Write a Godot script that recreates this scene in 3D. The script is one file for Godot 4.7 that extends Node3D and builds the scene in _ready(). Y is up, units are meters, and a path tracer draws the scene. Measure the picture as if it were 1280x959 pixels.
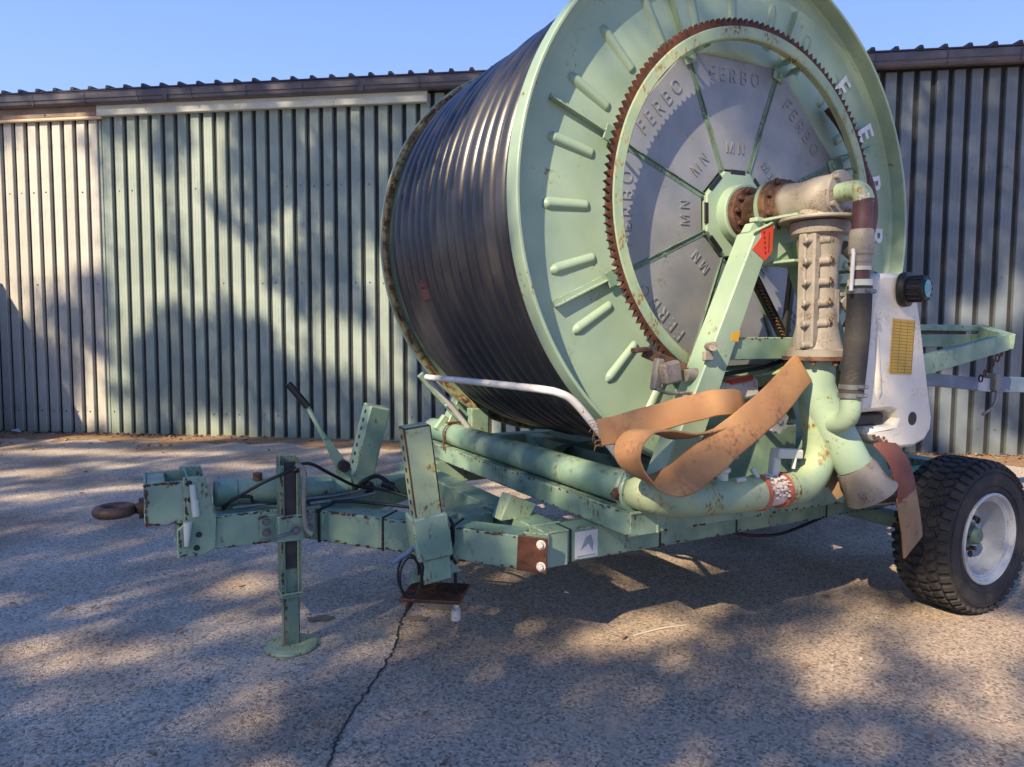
extends Node3D
# An irrigation hose reel trailer parked on asphalt in front of a ribbed metal shed, in dappled late sun.

const SUN := Vector3(0.794, -1.0, -1.163)   # the way the sunlight travels

var M := {}            # materials by name
var rng := RandomNumberGenerator.new()


# ---------------------------------------------------------------- mesh builder
class Mb:
	var main := SurfaceTool.new()
	var edge := SurfaceTool.new()
	var n := 0
	var ne := 0
	var xf := Transform3D.IDENTITY
	var tint := Color.WHITE

	func _init() -> void:
		main.begin(Mesh.PRIMITIVE_TRIANGLES)
		edge.begin(Mesh.PRIMITIVE_TRIANGLES)

	func put(st: SurfaceTool, v: Vector3, nn: Vector3, uv := Vector2.ZERO) -> void:
		st.set_color(tint)
		st.set_uv(uv)
		st.set_normal((xf.basis * nn).normalized())
		st.add_vertex(xf * v)

	func tri(a: Vector3, b: Vector3, c: Vector3, na: Vector3, nb: Vector3, nc: Vector3, on_edge := false) -> void:
		var st := edge if on_edge else main
		put(st, a, na)
		if (c - a).cross(b - a).dot(na + nb + nc) < 0.0:
			put(st, c, nc)
			put(st, b, nb)
		else:
			put(st, b, nb)
			put(st, c, nc)
		if on_edge: ne += 1
		else: n += 1

	func quad(a: Vector3, b: Vector3, c: Vector3, d: Vector3, nn: Vector3, on_edge := false) -> void:
		tri(a, b, c, nn, nn, nn, on_edge)
		tri(a, c, d, nn, nn, nn, on_edge)

	func quadn(a: Vector3, b: Vector3, c: Vector3, d: Vector3, na: Vector3, nb: Vector3, nc: Vector3, nd: Vector3) -> void:
		tri(a, b, c, na, nb, nc)
		tri(a, c, d, na, nc, nd)

	# chamfered box; the chamfers go to the edge surface
	func box(c: Vector3, s: Vector3, bas := Basis.IDENTITY, bev := 0.005) -> void:
		var h := s * 0.5
		bev = minf(bev, minf(h.x, minf(h.y, h.z)) * 0.45)
		for i in 3:
			var u := (i + 1) % 3
			var v := (i + 2) % 3
			for sg in [-1.0, 1.0]:
				var q: Array[Vector3] = []
				for k in [[-1, -1], [1, -1], [1, 1], [-1, 1]]:
					var p := Vector3.ZERO
					p[i] = sg * h[i]
					p[u] = k[0] * (h[u] - bev)
					p[v] = k[1] * (h[v] - bev)
					q.append(c + bas * p)
				var nn := Vector3.ZERO
				nn[i] = sg
				quad(q[0], q[1], q[2], q[3], bas * nn)
			for su in [-1.0, 1.0]:
				for sv in [-1.0, 1.0]:
					var q: Array[Vector3] = []
					for k in [[-1, 0], [1, 0], [1, 1], [-1, 1]]:
						var p := Vector3.ZERO
						p[i] = k[0] * (h[i] - bev)
						p[u] = su * (h[u] - (0.0 if k[1] == 0 else bev))
						p[v] = sv * (h[v] - (bev if k[1] == 0 else 0.0))
						q.append(c + bas * p)
					var nn := Vector3.ZERO
					nn[u] = su
					nn[v] = sv
					quad(q[0], q[1], q[2], q[3], (bas * nn).normalized(), true)
		for sx in [-1.0, 1.0]:
			for sy in [-1.0, 1.0]:
				for sz in [-1.0, 1.0]:
					var g := Vector3(sx, sy, sz)
					var nn := bas * g.normalized()
					tri(c + bas * (g * Vector3(h.x, h.y - bev, h.z - bev)), c + bas * (g * Vector3(h.x - bev, h.y, h.z - bev)), c + bas * (g * Vector3(h.x - bev, h.y - bev, h.z)), nn, nn, nn, true)

	# box by its two extreme corners
	func span(a: Vector3, b: Vector3, bev := 0.005) -> void:
		box((a + b) * 0.5, (b - a).abs(), Basis.IDENTITY, bev)

	# box section from a to b: w across, h along up
	func beam(a: Vector3, b: Vector3, w: float, h: float, up := Vector3.UP, bev := 0.005) -> void:
		var d := (b - a).normalized()
		var z := d.cross(up).normalized()
		box((a + b) * 0.5, Vector3(a.distance_to(b), h, w), Basis(d, z.cross(d).normalized(), z), bev)

	func tube(pts: Array, r: Variant, seg := 12, caps := true) -> void:
		var m := pts.size()
		var side := Vector3.ZERO
		var prev: Array[Vector3] = []
		var prevn: Array[Vector3] = []
		for i in m:
			var p: Vector3 = pts[i]
			var t: Vector3 = (pts[mini(i + 1, m - 1)] - pts[maxi(i - 1, 0)]).normalized()
			if i == 0:
				side = t.cross(Vector3.UP if absf(t.y) < 0.9 else Vector3.RIGHT).normalized()
			else:
				side = (side - t * side.dot(t)).normalized()
			var up := t.cross(side)
			var rad: float = r[i] if r is Array else r
			var ring: Array[Vector3] = []
			var nor: Array[Vector3] = []
			for k in seg + 1:
				var a := TAU * k / seg
				var dn := side * cos(a) + up * sin(a)
				ring.append(p + dn * rad)
				nor.append(dn)
			if i > 0:
				for k in seg:
					quadn(prev[k], prev[k + 1], ring[k + 1], ring[k], prevn[k], prevn[k + 1], nor[k + 1], nor[k])
			if caps and (i == 0 or i == m - 1):
				var nn := -t if i == 0 else t
				for k in seg:
					tri(p, ring[k], ring[k + 1], nn, nn, nn)
			prev = ring
			prevn = nor

	# profile of (radius, height) turned about the axis through o
	func lathe(o: Vector3, axis: Vector3, prof: Array, seg := 24, smooth := false, a0 := 0.0, a1 := TAU) -> void:
		var ax := axis.normalized()
		var u := ax.cross(Vector3.UP if absf(ax.y) < 0.9 else Vector3.RIGHT).normalized()
		var v := ax.cross(u)
		var m := prof.size()
		var nrm: Array[Vector2] = []
		for i in m - 1:
			var d: Vector2 = prof[i + 1] - prof[i]
			nrm.append(Vector2(d.y, -d.x).normalized())
		for i in m - 1:
			var n0 := nrm[i]
			var n1 := nrm[i]
			if smooth:
				if i > 0: n0 = (nrm[i - 1] + nrm[i]).normalized()
				if i < m - 2: n1 = (nrm[i] + nrm[i + 1]).normalized()
			var p0: Vector2 = prof[i]
			var p1: Vector2 = prof[i + 1]
			for k in seg:
				var t0 := a0 + (a1 - a0) * k / seg
				var t1 := a0 + (a1 - a0) * (k + 1) / seg
				var e0 := u * cos(t0) + v * sin(t0)
				var e1 := u * cos(t1) + v * sin(t1)
				var a := o + e0 * p0.x + ax * p0.y
				var b := o + e1 * p0.x + ax * p0.y
				var c := o + e1 * p1.x + ax * p1.y
				var d2 := o + e0 * p1.x + ax * p1.y
				var na := e0 * n0.x + ax * n0.y
				var nb := e1 * n0.x + ax * n0.y
				var nc := e1 * n1.x + ax * n1.y
				var nd := e0 * n1.x + ax * n1.y
				if p0.x > 1e-6: tri(a, b, c, na, nb, nc)
				if p1.x > 1e-6: tri(a, c, d2, na, nc, nd)

	func cyl(a: Vector3, b: Vector3, r: float, seg := 16, bev := 0.0) -> void:
		var h := a.distance_to(b)
		if bev > 0.0:
			lathe(a, b - a, [Vector2(0, 0), Vector2(r - bev, 0), Vector2(r, bev), Vector2(r, h - bev), Vector2(r - bev, h), Vector2(0, h)], seg)
		else:
			lathe(a, b - a, [Vector2(0, 0), Vector2(r, 0), Vector2(r, h), Vector2(0, h)], seg)

	func bolt(p: Vector3, d: Vector3, r: float, h := -1.0) -> void:
		if h < 0.0: h = r * 0.9
		lathe(p, d, [Vector2(r * 1.7, 0), Vector2(r * 1.7, r * 0.25), Vector2(r, r * 0.25)], 10)
		lathe(p + d.normalized() * r * 0.25, d, [Vector2(r, 0), Vector2(r, h), Vector2(r * 0.85, h + r * 0.12), Vector2(0, h + r * 0.12)], 6)

	func ball(c: Vector3, r: Vector3, seg := 14, rows := 8) -> void:
		for i in rows:
			for k in seg:
				var q: Array[Vector3] = []
				var nn: Array[Vector3] = []
				for w in [[i, k], [i, k + 1], [i + 1, k + 1], [i + 1, k]]:
					var la: float = PI * (w[0] / float(rows) - 0.5)
					var lo: float = TAU * w[1] / seg
					var e := Vector3(cos(la) * cos(lo), sin(la), cos(la) * sin(lo))
					q.append(c + e * r)
					nn.append((e / r).normalized())
				quadn(q[0], q[1], q[2], q[3], nn[0], nn[1], nn[2], nn[3])

	# polygon in the xy plane of t, from depth z0 to z1, with small chamfers at z1
	func prism(poly: PackedVector2Array, z0: float, z1: float, t := Transform3D.IDENTITY, bev := 0.0) -> void:
		var keep := xf
		xf = xf * t
		var cap := poly
		if bev > 0.0:
			var o := Geometry2D.offset_polygon(poly, -bev, Geometry2D.JOIN_MITER)
			if o.size() == 1 and o[0].size() == poly.size():
				cap = o[0]
		var tr := Geometry2D.triangulate_polygon(cap)
		for i in range(0, tr.size(), 3):
			var a := cap[tr[i]]
			var b := cap[tr[i + 1]]
			var c := cap[tr[i + 2]]
			tri(Vector3(a.x, a.y, z1), Vector3(b.x, b.y, z1), Vector3(c.x, c.y, z1), Vector3(0, 0, signf(z1 - z0)), Vector3(0, 0, signf(z1 - z0)), Vector3(0, 0, signf(z1 - z0)))
		tr = Geometry2D.triangulate_polygon(poly)
		for i in range(0, tr.size(), 3):
			var a := poly[tr[i]]
			var b := poly[tr[i + 1]]
			var c := poly[tr[i + 2]]
			tri(Vector3(a.x, a.y, z0), Vector3(b.x, b.y, z0), Vector3(c.x, c.y, z0), Vector3(0, 0, -signf(z1 - z0)), Vector3(0, 0, -signf(z1 - z0)), Vector3(0, 0, -signf(z1 - z0)))
		var area := 0.0
		for i in poly.size():
			area += poly[i].cross(poly[(i + 1) % poly.size()])
		var zb := z1 - bev * signf(z1 - z0) if cap != poly else z1
		# match cap corners to polygon corners
		var map: Array[Vector2] = []
		for p in poly:
			var best := cap[0]
			for q in cap:
				if q.distance_squared_to(p) < best.distance_squared_to(p): best = q
			map.append(best)
		for i in poly.size():
			var j := (i + 1) % poly.size()
			var a := poly[i]
			var b := poly[j]
			var d := (b - a).normalized() * signf(area)
			var nn := Vector3(d.y, -d.x, 0)
			quad(Vector3(a.x, a.y, z0), Vector3(b.x, b.y, z0), Vector3(b.x, b.y, zb), Vector3(a.x, a.y, zb), nn)
			if cap != poly:
				quad(Vector3(a.x, a.y, zb), Vector3(b.x, b.y, zb), Vector3(map[j].x, map[j].y, z1), Vector3(map[i].x, map[i].y, z1), (nn + Vector3(0, 0, signf(z1 - z0))).normalized(), true)
		xf = keep

	# flat band with rounded edges swept along pts; across[i] is the width direction
	func ribbon(pts: Array, across: Array, w: float, th: float) -> void:
		var m := pts.size()
		var sec := [Vector2(-0.5, -0.2), Vector2(-0.46, -0.5), Vector2(0.46, -0.5), Vector2(0.5, -0.2), Vector2(0.5, 0.2), Vector2(0.46, 0.5), Vector2(-0.46, 0.5), Vector2(-0.5, 0.2)]
		var sn := [Vector2(-1, -0.3), Vector2(-0.3, -1), Vector2(0.3, -1), Vector2(1, -0.3), Vector2(1, 0.3), Vector2(0.3, 1), Vector2(-0.3, 1), Vector2(-1, 0.3)]
		var prev: Array[Vector3] = []
		var prevn: Array[Vector3] = []
		for i in m:
			var t: Vector3 = (pts[mini(i + 1, m - 1)] - pts[maxi(i - 1, 0)]).normalized()
			var x: Vector3 = across[mini(i, across.size() - 1)]
			x = (x - t * x.dot(t)).normalized()
			var y := t.cross(x)
			var ring: Array[Vector3] = []
			var nor: Array[Vector3] = []
			for k in 8:
				ring.append(pts[i] + x * sec[k].x * w + y * sec[k].y * th)
				nor.append((x * sn[k].x + y * sn[k].y).normalized())
			if i > 0:
				for k in 8:
					var j := (k + 1) % 8
					quadn(prev[k], prev[j], ring[j], ring[k], prevn[k], prevn[j], nor[j], nor[k])
			if i == 0 or i == m - 1:
				var nn := -t if i == 0 else t
				for k in range(1, 7):
					tri(ring[0], ring[k], ring[k + 1], nn, nn, nn)
			prev = ring
			prevn = nor

	func append_mesh(mesh: Mesh, t: Transform3D) -> void:
		for s in mesh.get_surface_count():
			var arr := mesh.surface_get_arrays(s)
			var vs: PackedVector3Array = arr[Mesh.ARRAY_VERTEX]
			var ns: PackedVector3Array = arr[Mesh.ARRAY_NORMAL]
			var ix: PackedInt32Array = arr[Mesh.ARRAY_INDEX] if arr[Mesh.ARRAY_INDEX] != null else PackedInt32Array(range(vs.size()))
			for i in range(0, ix.size() - 2, 3):
				tri(t * vs[ix[i]], t * vs[ix[i + 1]], t * vs[ix[i + 2]], t.basis * ns[ix[i]], t.basis * ns[ix[i + 1]], t.basis * ns[ix[i + 2]])

	func done(mat: Material, edge_mat: Material = null) -> ArrayMesh:
		var mesh: ArrayMesh = null
		if n > 0:
			mesh = main.commit()
			mesh.surface_set_material(0, mat)
		if ne > 0:
			mesh = edge.commit(mesh)
			mesh.surface_set_material(mesh.get_surface_count() - 1, edge_mat if edge_mat else mat)
		return mesh


# ---------------------------------------------------------------- scene helpers
func part(called: String, b: Mb, mat: Material, parent: Node, edge_mat: Material = null) -> MeshInstance3D:
	var o := MeshInstance3D.new()
	o.name = called
	o.mesh = b.done(mat, edge_mat)
	parent.add_child(o, true)
	return o


func share(called: String, mesh: Mesh, parent: Node, t := Transform3D.IDENTITY) -> MeshInstance3D:
	var o := MeshInstance3D.new()
	o.name = called
	o.mesh = mesh
	o.transform = t
	parent.add_child(o, true)
	return o


func thing(called: String, label: String, category: String, at := Vector3.ZERO, turn := 0.0, group := "") -> Node3D:
	var o := Node3D.new()
	o.name = called
	add_child(o, true)
	o.position = at
	o.rotation.y = turn
	tag(o, label, category, group)
	return o


func tag(o: Node, label: String, category: String, group := "") -> void:
	o.set_meta("label", label)
	o.set_meta("category", category)
	if group: o.set_meta("group", group)


func struct(called: String, b: Mb, mat: Material) -> MeshInstance3D:
	var o := part(called, b, mat, self)
	o.set_meta("kind", "structure")
	return o


func curve(pts: Array, per := 8) -> Array:
	var out := []
	var m := pts.size()
	for i in m - 1:
		var a: Vector3 = pts[maxi(i - 1, 0)]
		var b: Vector3 = pts[i]
		var c: Vector3 = pts[i + 1]
		var d: Vector3 = pts[mini(i + 2, m - 1)]
		for k in per:
			out.append(b.cubic_interpolate(c, a, d, k / float(per)))
	out.append(pts[m - 1])
	return out


func text(mb: Mb, words: String, height: float, depth: float, t: Transform3D, bold := false) -> void:
	var f := SystemFont.new()
	f.font_names = PackedStringArray(["Droid Sans"])
	if bold: f.font_weight = 700
	var tm := TextMesh.new()
	tm.text = words
	tm.font = f
	tm.font_size = 32
	tm.pixel_size = height / 23.0
	tm.depth = depth
	tm.curve_step = 3.0
	tm.horizontal_alignment = HORIZONTAL_ALIGNMENT_CENTER
	tm.vertical_alignment = VERTICAL_ALIGNMENT_CENTER
	mb.append_mesh(tm, t)


# ---------------------------------------------------------------- textures and materials
func noise(kind: int, freq: float, sd: int, oct := 4) -> FastNoiseLite:
	var f := FastNoiseLite.new()
	f.noise_type = kind
	f.seed = sd
	f.frequency = freq
	f.fractal_type = FastNoiseLite.FRACTAL_FBM if oct > 1 else FastNoiseLite.FRACTAL_NONE
	f.fractal_octaves = oct
	return f


func grey(f: FastNoiseLite, size: int) -> PackedByteArray:
	var im := f.get_seamless_image(size, size, false, false, 0.12, true)
	im.convert(Image.FORMAT_L8)
	return im.get_data()


# paint over steel: two tones of paint; worn is the share of the surface with rust, stained the share that is discoloured round it
func paint(size: int, sd: int, c0: Color, c1: Color, rust0: Color, rust1: Color, worn: float, stain: Color, stained: float, stretch := 1) -> ImageTexture:
	var tone := grey(noise(FastNoiseLite.TYPE_SIMPLEX_SMOOTH, 3.0 / size, sd, 4), size)
	var wide := grey(noise(FastNoiseLite.TYPE_SIMPLEX_SMOOTH, 4.5 / size, sd + 3, 2), size)
	var spot := grey(noise(FastNoiseLite.TYPE_SIMPLEX_SMOOTH, 38.0 / size, sd + 1, 5), size)
	var fine := grey(noise(FastNoiseLite.TYPE_SIMPLEX, 150.0 / size, sd + 2, 2), size)
	var q := PackedFloat32Array()
	q.resize(size * size)
	var hist := PackedInt32Array()
	hist.resize(1024)
	for y in size:
		var row := (y / stretch) * size
		for x in size:
			var v := (spot[row + x] * 0.44 + wide[y * size + x] * 0.42 + fine[y * size + x] * 0.14) / 255.0
			q[y * size + x] = v
			hist[int(v * 1023.0)] += 1
	var rust_from := 1.0
	var stain_from := 1.0
	var sum := 0
	for k in range(1023, -1, -1):
		sum += hist[k]
		if sum <= worn * size * size: rust_from = k / 1023.0
		if sum <= (worn + stained) * size * size: stain_from = k / 1023.0
	var data := PackedByteArray()
	data.resize(size * size * 3)
	var at := 0
	for i in size * size:
		var f := fine[i] / 255.0
		var c := c0.lerp(c1, clampf(tone[i] / 160.0 - 0.3 + (f - 0.5) * 0.25, 0.0, 1.0))
		var v := q[i]
		if v > stain_from:
			c = c.lerp(stain, minf((v - stain_from) * 9.0, 0.7))
			if v > rust_from:
				c = c.lerp(rust0.lerp(rust1, f), minf((v - rust_from) * 40.0, 1.0))
		data[at] = int(clampf(c.r, 0.0, 1.0) * 255.0)
		data[at + 1] = int(clampf(c.g, 0.0, 1.0) * 255.0)
		data[at + 2] = int(clampf(c.b, 0.0, 1.0) * 255.0)
		at += 3
	return ImageTexture.create_from_image(Image.create_from_data(size, size, false, Image.FORMAT_RGB8, data))


func mat(called: String, tex: Texture2D, col: Color, rough: float, per_metre := 1.0, metal := 0.0, world := false) -> StandardMaterial3D:
	var m := StandardMaterial3D.new()
	m.resource_name = called
	m.albedo_color = col
	m.albedo_texture = tex
	m.roughness = rough
	m.metallic = metal
	if tex:
		m.uv1_triplanar = true
		m.uv1_world_triplanar = world
		m.uv1_scale = Vector3.ONE * per_metre
		m.uv1_triplanar_sharpness = 4.0
	M[called] = m
	return m


func bump(m: StandardMaterial3D, freq: float, sd: int, cm: float, size := 512, kind := FastNoiseLite.TYPE_SIMPLEX_SMOOTH) -> void:
	var f := noise(kind, freq / size, sd, 4)
	var t := NoiseTexture2D.new()
	t.width = size
	t.height = size
	t.seamless = true
	t.noise = f
	m.heightmap_enabled = true
	m.heightmap_texture = t
	m.heightmap_scale = cm


func ramp_noise(f: FastNoiseLite, size: int, offs: Array, cols: Array) -> NoiseTexture2D:
	var g := Gradient.new()
	g.offsets = PackedFloat32Array(offs)
	g.colors = PackedColorArray(cols)
	var t := NoiseTexture2D.new()
	t.width = size
	t.height = size
	t.seamless = true
	t.seamless_blend_skirt = 0.06
	t.normalize = true
	t.noise = f
	t.color_ramp = g
	return t


func C(r: float, g: float, b: float) -> Color:
	return Color(r / 255.0, g / 255.0, b / 255.0)


func materials() -> void:
	var rust0 := C(58, 36, 26)
	var rust1 := C(118, 72, 44)
	var t_clean := paint(512, 11, C(138, 161, 138), C(155, 175, 149), rust0, rust1, 0.0025, C(142, 156, 120), 0.05)
	var t_worn := paint(512, 23, C(104, 135, 117), C(138, 161, 137), C(48, 34, 28), C(104, 68, 46), 0.015, C(104, 118, 98), 0.10, 2)
	var t_rusty := paint(512, 37, C(138, 162, 134), C(164, 176, 136), C(66, 42, 26), C(140, 94, 48), 0.035, C(148, 128, 76), 0.20, 2)
	var t_edge := paint(512, 41, C(136, 160, 142), C(158, 178, 154), C(50, 35, 28), C(98, 64, 44), 0.26, C(112, 104, 82), 0.2)
	var t_rust := paint(512, 53, C(84, 58, 44), C(118, 84, 62), C(48, 34, 28), C(66, 44, 34), 0.25, C(136, 110, 84), 0.15)
	var t_cast := paint(512, 67, C(128, 122, 112), C(152, 143, 130), C(84, 66, 56), C(112, 88, 72), 0.02, C(116, 103, 91), 0.22)
	var t_galv := paint(512, 71, C(124, 127, 129), C(142, 142, 141), C(98, 92, 84), C(118, 112, 102), 0.003, C(134, 129, 119), 0.10)
	mat("green", t_clean, Color.WHITE, 0.45, 0.7)
	mat("green_worn", t_worn, Color.WHITE, 0.5, 1.0)
	mat("green_dirty", paint(512, 29, C(82, 106, 92), C(110, 132, 112), C(50, 38, 32), C(92, 66, 48), 0.04, C(84, 90, 76), 0.2), Color.WHITE, 0.65, 1.5)
	mat("green_rusty", t_rusty, Color.WHITE, 0.55, 1.3)
	mat("green_edge", t_edge, Color.WHITE, 0.55, 2.5)
	mat("edge_rust", paint(256, 59, C(150, 150, 118), C(170, 160, 120), C(70, 44, 30), C(120, 78, 46), 0.38, C(150, 110, 64), 0.25), Color.WHITE, 0.7, 3.0)
	mat("rust", t_rust, Color.WHITE, 0.85, 3.0)
	mat("chip", ramp_noise(noise(FastNoiseLite.TYPE_SIMPLEX, 0.2, 9, 2), 256, [0.0, 0.5, 1.0], [C(38, 32, 30), C(74, 52, 42), C(112, 72, 48)]), Color.WHITE, 0.85, 6.0)
	mat("dark_iron", t_rust, Color(0.72, 0.74, 0.80), 0.6, 3.0)
	mat("rust_red", t_rust, Color(0.84, 0.69, 0.62), 0.8, 4.0)
	mat("cast", t_cast, Color.WHITE, 0.55, 2.0)
	bump(M.cast, 90.0, 15, 0.10, 256)
	mat("galvanised", t_galv, Color.WHITE, 0.42, 0.9, 0.2)
	mat("steel", t_galv, Color(0.9, 0.9, 0.9), 0.4, 4.0, 0.6)
	mat("white_tube", paint(256, 83, C(196, 194, 192), C(216, 212, 206), rust0, rust1, 0.01, C(180, 164, 140), 0.10), Color.WHITE, 0.45, 1.5)
	mat("plastic", paint(512, 97, C(214, 207, 193), C(226, 218, 202), C(150, 130, 108), C(160, 140, 118), 0.0015, C(204, 192, 168), 0.16), Color.WHITE, 0.4, 1.0)
	M.plastic.subsurf_scatter_enabled = true
	M.plastic.subsurf_scatter_strength = 0.06
	mat("hose", paint(512, 101, C(46, 47, 52), C(60, 59, 62), C(96, 88, 84), C(110, 102, 96), 0.002, C(60, 57, 56), 0.12), Color.WHITE, 0.3, 0.8)
	mat("rubber", paint(512, 113, C(36, 35, 38), C(54, 51, 50), C(78, 70, 62), C(92, 82, 70), 0.01, C(66, 60, 54), 0.25), Color.WHITE, 0.8, 1.6)
	mat("black", null, C(24, 24, 26), 0.5)
	mat("cable", null, C(20, 20, 22), 0.55)
	mat("purple_hose", paint(256, 127, C(72, 44, 48), C(86, 54, 56), C(60, 36, 38), C(70, 42, 42), 0.02, C(100, 76, 72), 0.12), Color.WHITE, 0.55, 2.0)
	mat("canvas", paint(512, 131, C(148, 108, 72), C(172, 130, 86), C(112, 74, 54), C(126, 84, 60), 0.010, C(142, 98, 70), 0.18), Color.WHITE, 0.8, 1.0)
	bump(M.canvas, 220.0, 5, 0.10)
	mat("canvas_red", paint(256, 137, C(98, 56, 48), C(120, 70, 58), C(96, 50, 44), C(104, 56, 48), 0.04, C(156, 112, 84), 0.10), Color.WHITE, 0.8, 1.5)
	mat("canvas_tan", paint(256, 139, C(134, 108, 80), C(152, 124, 92), C(98, 74, 56), C(104, 80, 60), 0.02, C(114, 88, 64), 0.14), Color.WHITE, 0.8, 1.5)
	mat("rim_grey", paint(256, 149, C(168, 173, 178), C(188, 190, 191), C(130, 112, 94), C(150, 128, 106), 0.008, C(168, 158, 142), 0.14), Color.WHITE, 0.5, 1.6)
	mat("white_letter", paint(256, 153, C(204, 208, 206), C(224, 226, 224), C(150, 172, 156), C(150, 172, 156), 0.04, C(190, 200, 194), 0.1), Color.WHITE, 0.5, 3.0)
	mat("sticker_white", null, C(200, 200, 200), 0.45)
	mat("sticker_grey", null, C(132, 142, 152), 0.5)
	mat("sticker_red", null, C(190, 70, 50), 0.5)
	mat("sticker_dark_red", null, C(120, 30, 26), 0.5)
	mat("yellow_plate", null, C(196, 158, 56), 0.5)
	mat("plate_print", null, C(136, 104, 36), 0.55)
	mat("cap_blue", null, C(84, 168, 178), 0.4)
	mat("orange", null, C(206, 128, 44), 0.6)
	mat("yellow_paint", null, C(200, 156, 56), 0.55)
	mat("red_band", paint(256, 151, C(164, 80, 60), C(180, 104, 80), rust0, rust1, 0.04, C(190, 154, 126), 0.1), Color.WHITE, 0.6, 4.0)
	mat("sealant", paint(256, 157, C(204, 190, 178), C(222, 210, 200), C(150, 116, 100), C(170, 128, 108), 0.06, C(190, 164, 146), 0.2), Color.WHITE, 0.7, 6.0)
	mat("blue_steel", paint(256, 163, C(86, 104, 126), C(104, 120, 138), rust0, rust1, 0.01, C(92, 98, 110), 0.1), Color.WHITE, 0.5, 1.5)
	mat("pale_stub", null, C(190, 196, 184), 0.5)
	# shed
	mat("blocker", paint(256, 167, C(40, 44, 48), C(54, 58, 60), rust0, rust1, 0.03, C(60, 54, 50), 0.12), Color.WHITE, 0.7, 0.8)  # colour of the added blocker left of the view
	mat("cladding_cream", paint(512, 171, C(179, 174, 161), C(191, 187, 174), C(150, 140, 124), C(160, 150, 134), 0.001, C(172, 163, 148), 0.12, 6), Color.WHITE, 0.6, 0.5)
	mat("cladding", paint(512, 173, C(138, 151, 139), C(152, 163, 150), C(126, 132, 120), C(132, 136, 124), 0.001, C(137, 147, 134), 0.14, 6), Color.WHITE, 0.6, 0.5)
	mat("cladding_shaded", paint(512, 177, C(100, 110, 116), C(114, 123, 128), C(110, 116, 112), C(116, 122, 118), 0.001, C(98, 105, 106), 0.14, 6), Color.WHITE, 0.6, 0.5)  # same cladding, with the shade of the right wall end put into its colour
	for n in ["cladding_cream", "cladding", "cladding_shaded"]: M[n].vertex_color_use_as_albedo = true
	mat("cladding_gap", paint(256, 175, C(40, 42, 42), C(50, 50, 48), C(36, 34, 32), C(40, 38, 36), 0.02, C(60, 56, 50), 0.1, 6), Color.WHITE, 0.8, 0.5)
	mat("fascia_wood", paint(256, 179, C(140, 120, 106), C(160, 140, 122), C(100, 82, 68), C(112, 92, 76), 0.03, C(132, 108, 90), 0.2), Color.WHITE, 0.8, 0.8)
	mat("fascia_cream", paint(256, 181, C(190, 192, 174), C(202, 202, 184), C(150, 146, 128), C(156, 152, 134), 0.004, C(182, 181, 162), 0.12), Color.WHITE, 0.6, 0.7)
	mat("trim_cream", null, C(220, 192, 160), 0.6)
	mat("gutter", paint(256, 191, C(76, 72, 77), C(96, 90, 93), C(74, 66, 64), C(84, 74, 70), 0.02, C(110, 99, 95), 0.15), Color.WHITE, 0.4, 0.8)
	mat("roofing", null, C(54, 52, 66), 0.6)
	mat("roof_joint", null, C(70, 62, 66), 0.6)
	# ground: every stone of the surface dressing is a cell
	var stones := noise(FastNoiseLite.TYPE_CELLULAR, 0.115, 7, 1)
	stones.cellular_return_type = FastNoiseLite.RETURN_CELL_VALUE
	stones.cellular_jitter = 1.0
	stones.cellular_distance_function = FastNoiseLite.DISTANCE_EUCLIDEAN
	var palette := ramp_noise(stones, 2048, [0.0, 0.16, 0.36, 0.6, 0.82, 0.95, 1.0], [C(128, 117, 103), C(166, 152, 134), C(190, 174, 154), C(203, 186, 165), C(212, 195, 173), C(224, 208, 186), C(236, 221, 200)])
	palette.normalize = false
	var asphalt := StandardMaterial3D.new()
	asphalt.resource_name = "asphalt"
	asphalt.albedo_texture = palette
	asphalt.albedo_color = Color.WHITE
	asphalt.roughness = 0.92
	asphalt.uv1_scale = Vector3.ONE
	var dome := noise(FastNoiseLite.TYPE_CELLULAR, 0.115, 7, 1)
	dome.cellular_return_type = FastNoiseLite.RETURN_DISTANCE2_SUB
	dome.cellular_jitter = 1.0
	var relief := NoiseTexture2D.new()
	relief.width = 2048
	relief.height = 2048
	relief.seamless = true
	relief.seamless_blend_skirt = 0.06
	relief.noise = dome
	asphalt.heightmap_enabled = true
	asphalt.heightmap_texture = relief
	asphalt.heightmap_scale = 0.5
	asphalt.detail_enabled = true
	asphalt.detail_blend_mode = BaseMaterial3D.BLEND_MODE_MUL
	asphalt.detail_uv_layer = BaseMaterial3D.DETAIL_UV_2
	asphalt.detail_albedo = ramp_noise(noise(FastNoiseLite.TYPE_SIMPLEX_SMOOTH, 6.0 / 1024, 19, 6), 1024, [0.0, 0.35, 0.6, 0.85, 1.0], [C(178, 168, 160), C(222, 218, 216), C(246, 245, 246), C(253, 251, 251), C(226, 216, 206)])
	M.asphalt = asphalt
	var patch := asphalt.duplicate()
	patch.resource_name = "asphalt_patch"
	patch.albedo_color = C(242, 236, 231)
	patch.uv1_offset = Vector3(0.37, 0.61, 0)
	M.asphalt_patch = patch
	var sand := asphalt.duplicate()
	sand.resource_name = "sand"
	sand.albedo_color = C(214, 188, 160)
	M.sand = sand
	mat("crack", ramp_noise(noise(FastNoiseLite.TYPE_SIMPLEX, 0.1, 3, 3), 256, [0.0, 1.0], [C(34, 33, 35), C(70, 68, 68)]), Color.WHITE, 0.95, 2.0)
	mat("oil", ramp_noise(noise(FastNoiseLite.TYPE_CELLULAR, 0.16, 4, 1), 512, [0.0, 0.5, 1.0], [C(96, 88, 78), C(122, 112, 100), C(150, 138, 122)]), Color.WHITE, 0.8, 1.2)
	mat("litter", null, Color.WHITE, 0.9)
	M.litter.vertex_color_use_as_albedo = true
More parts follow.
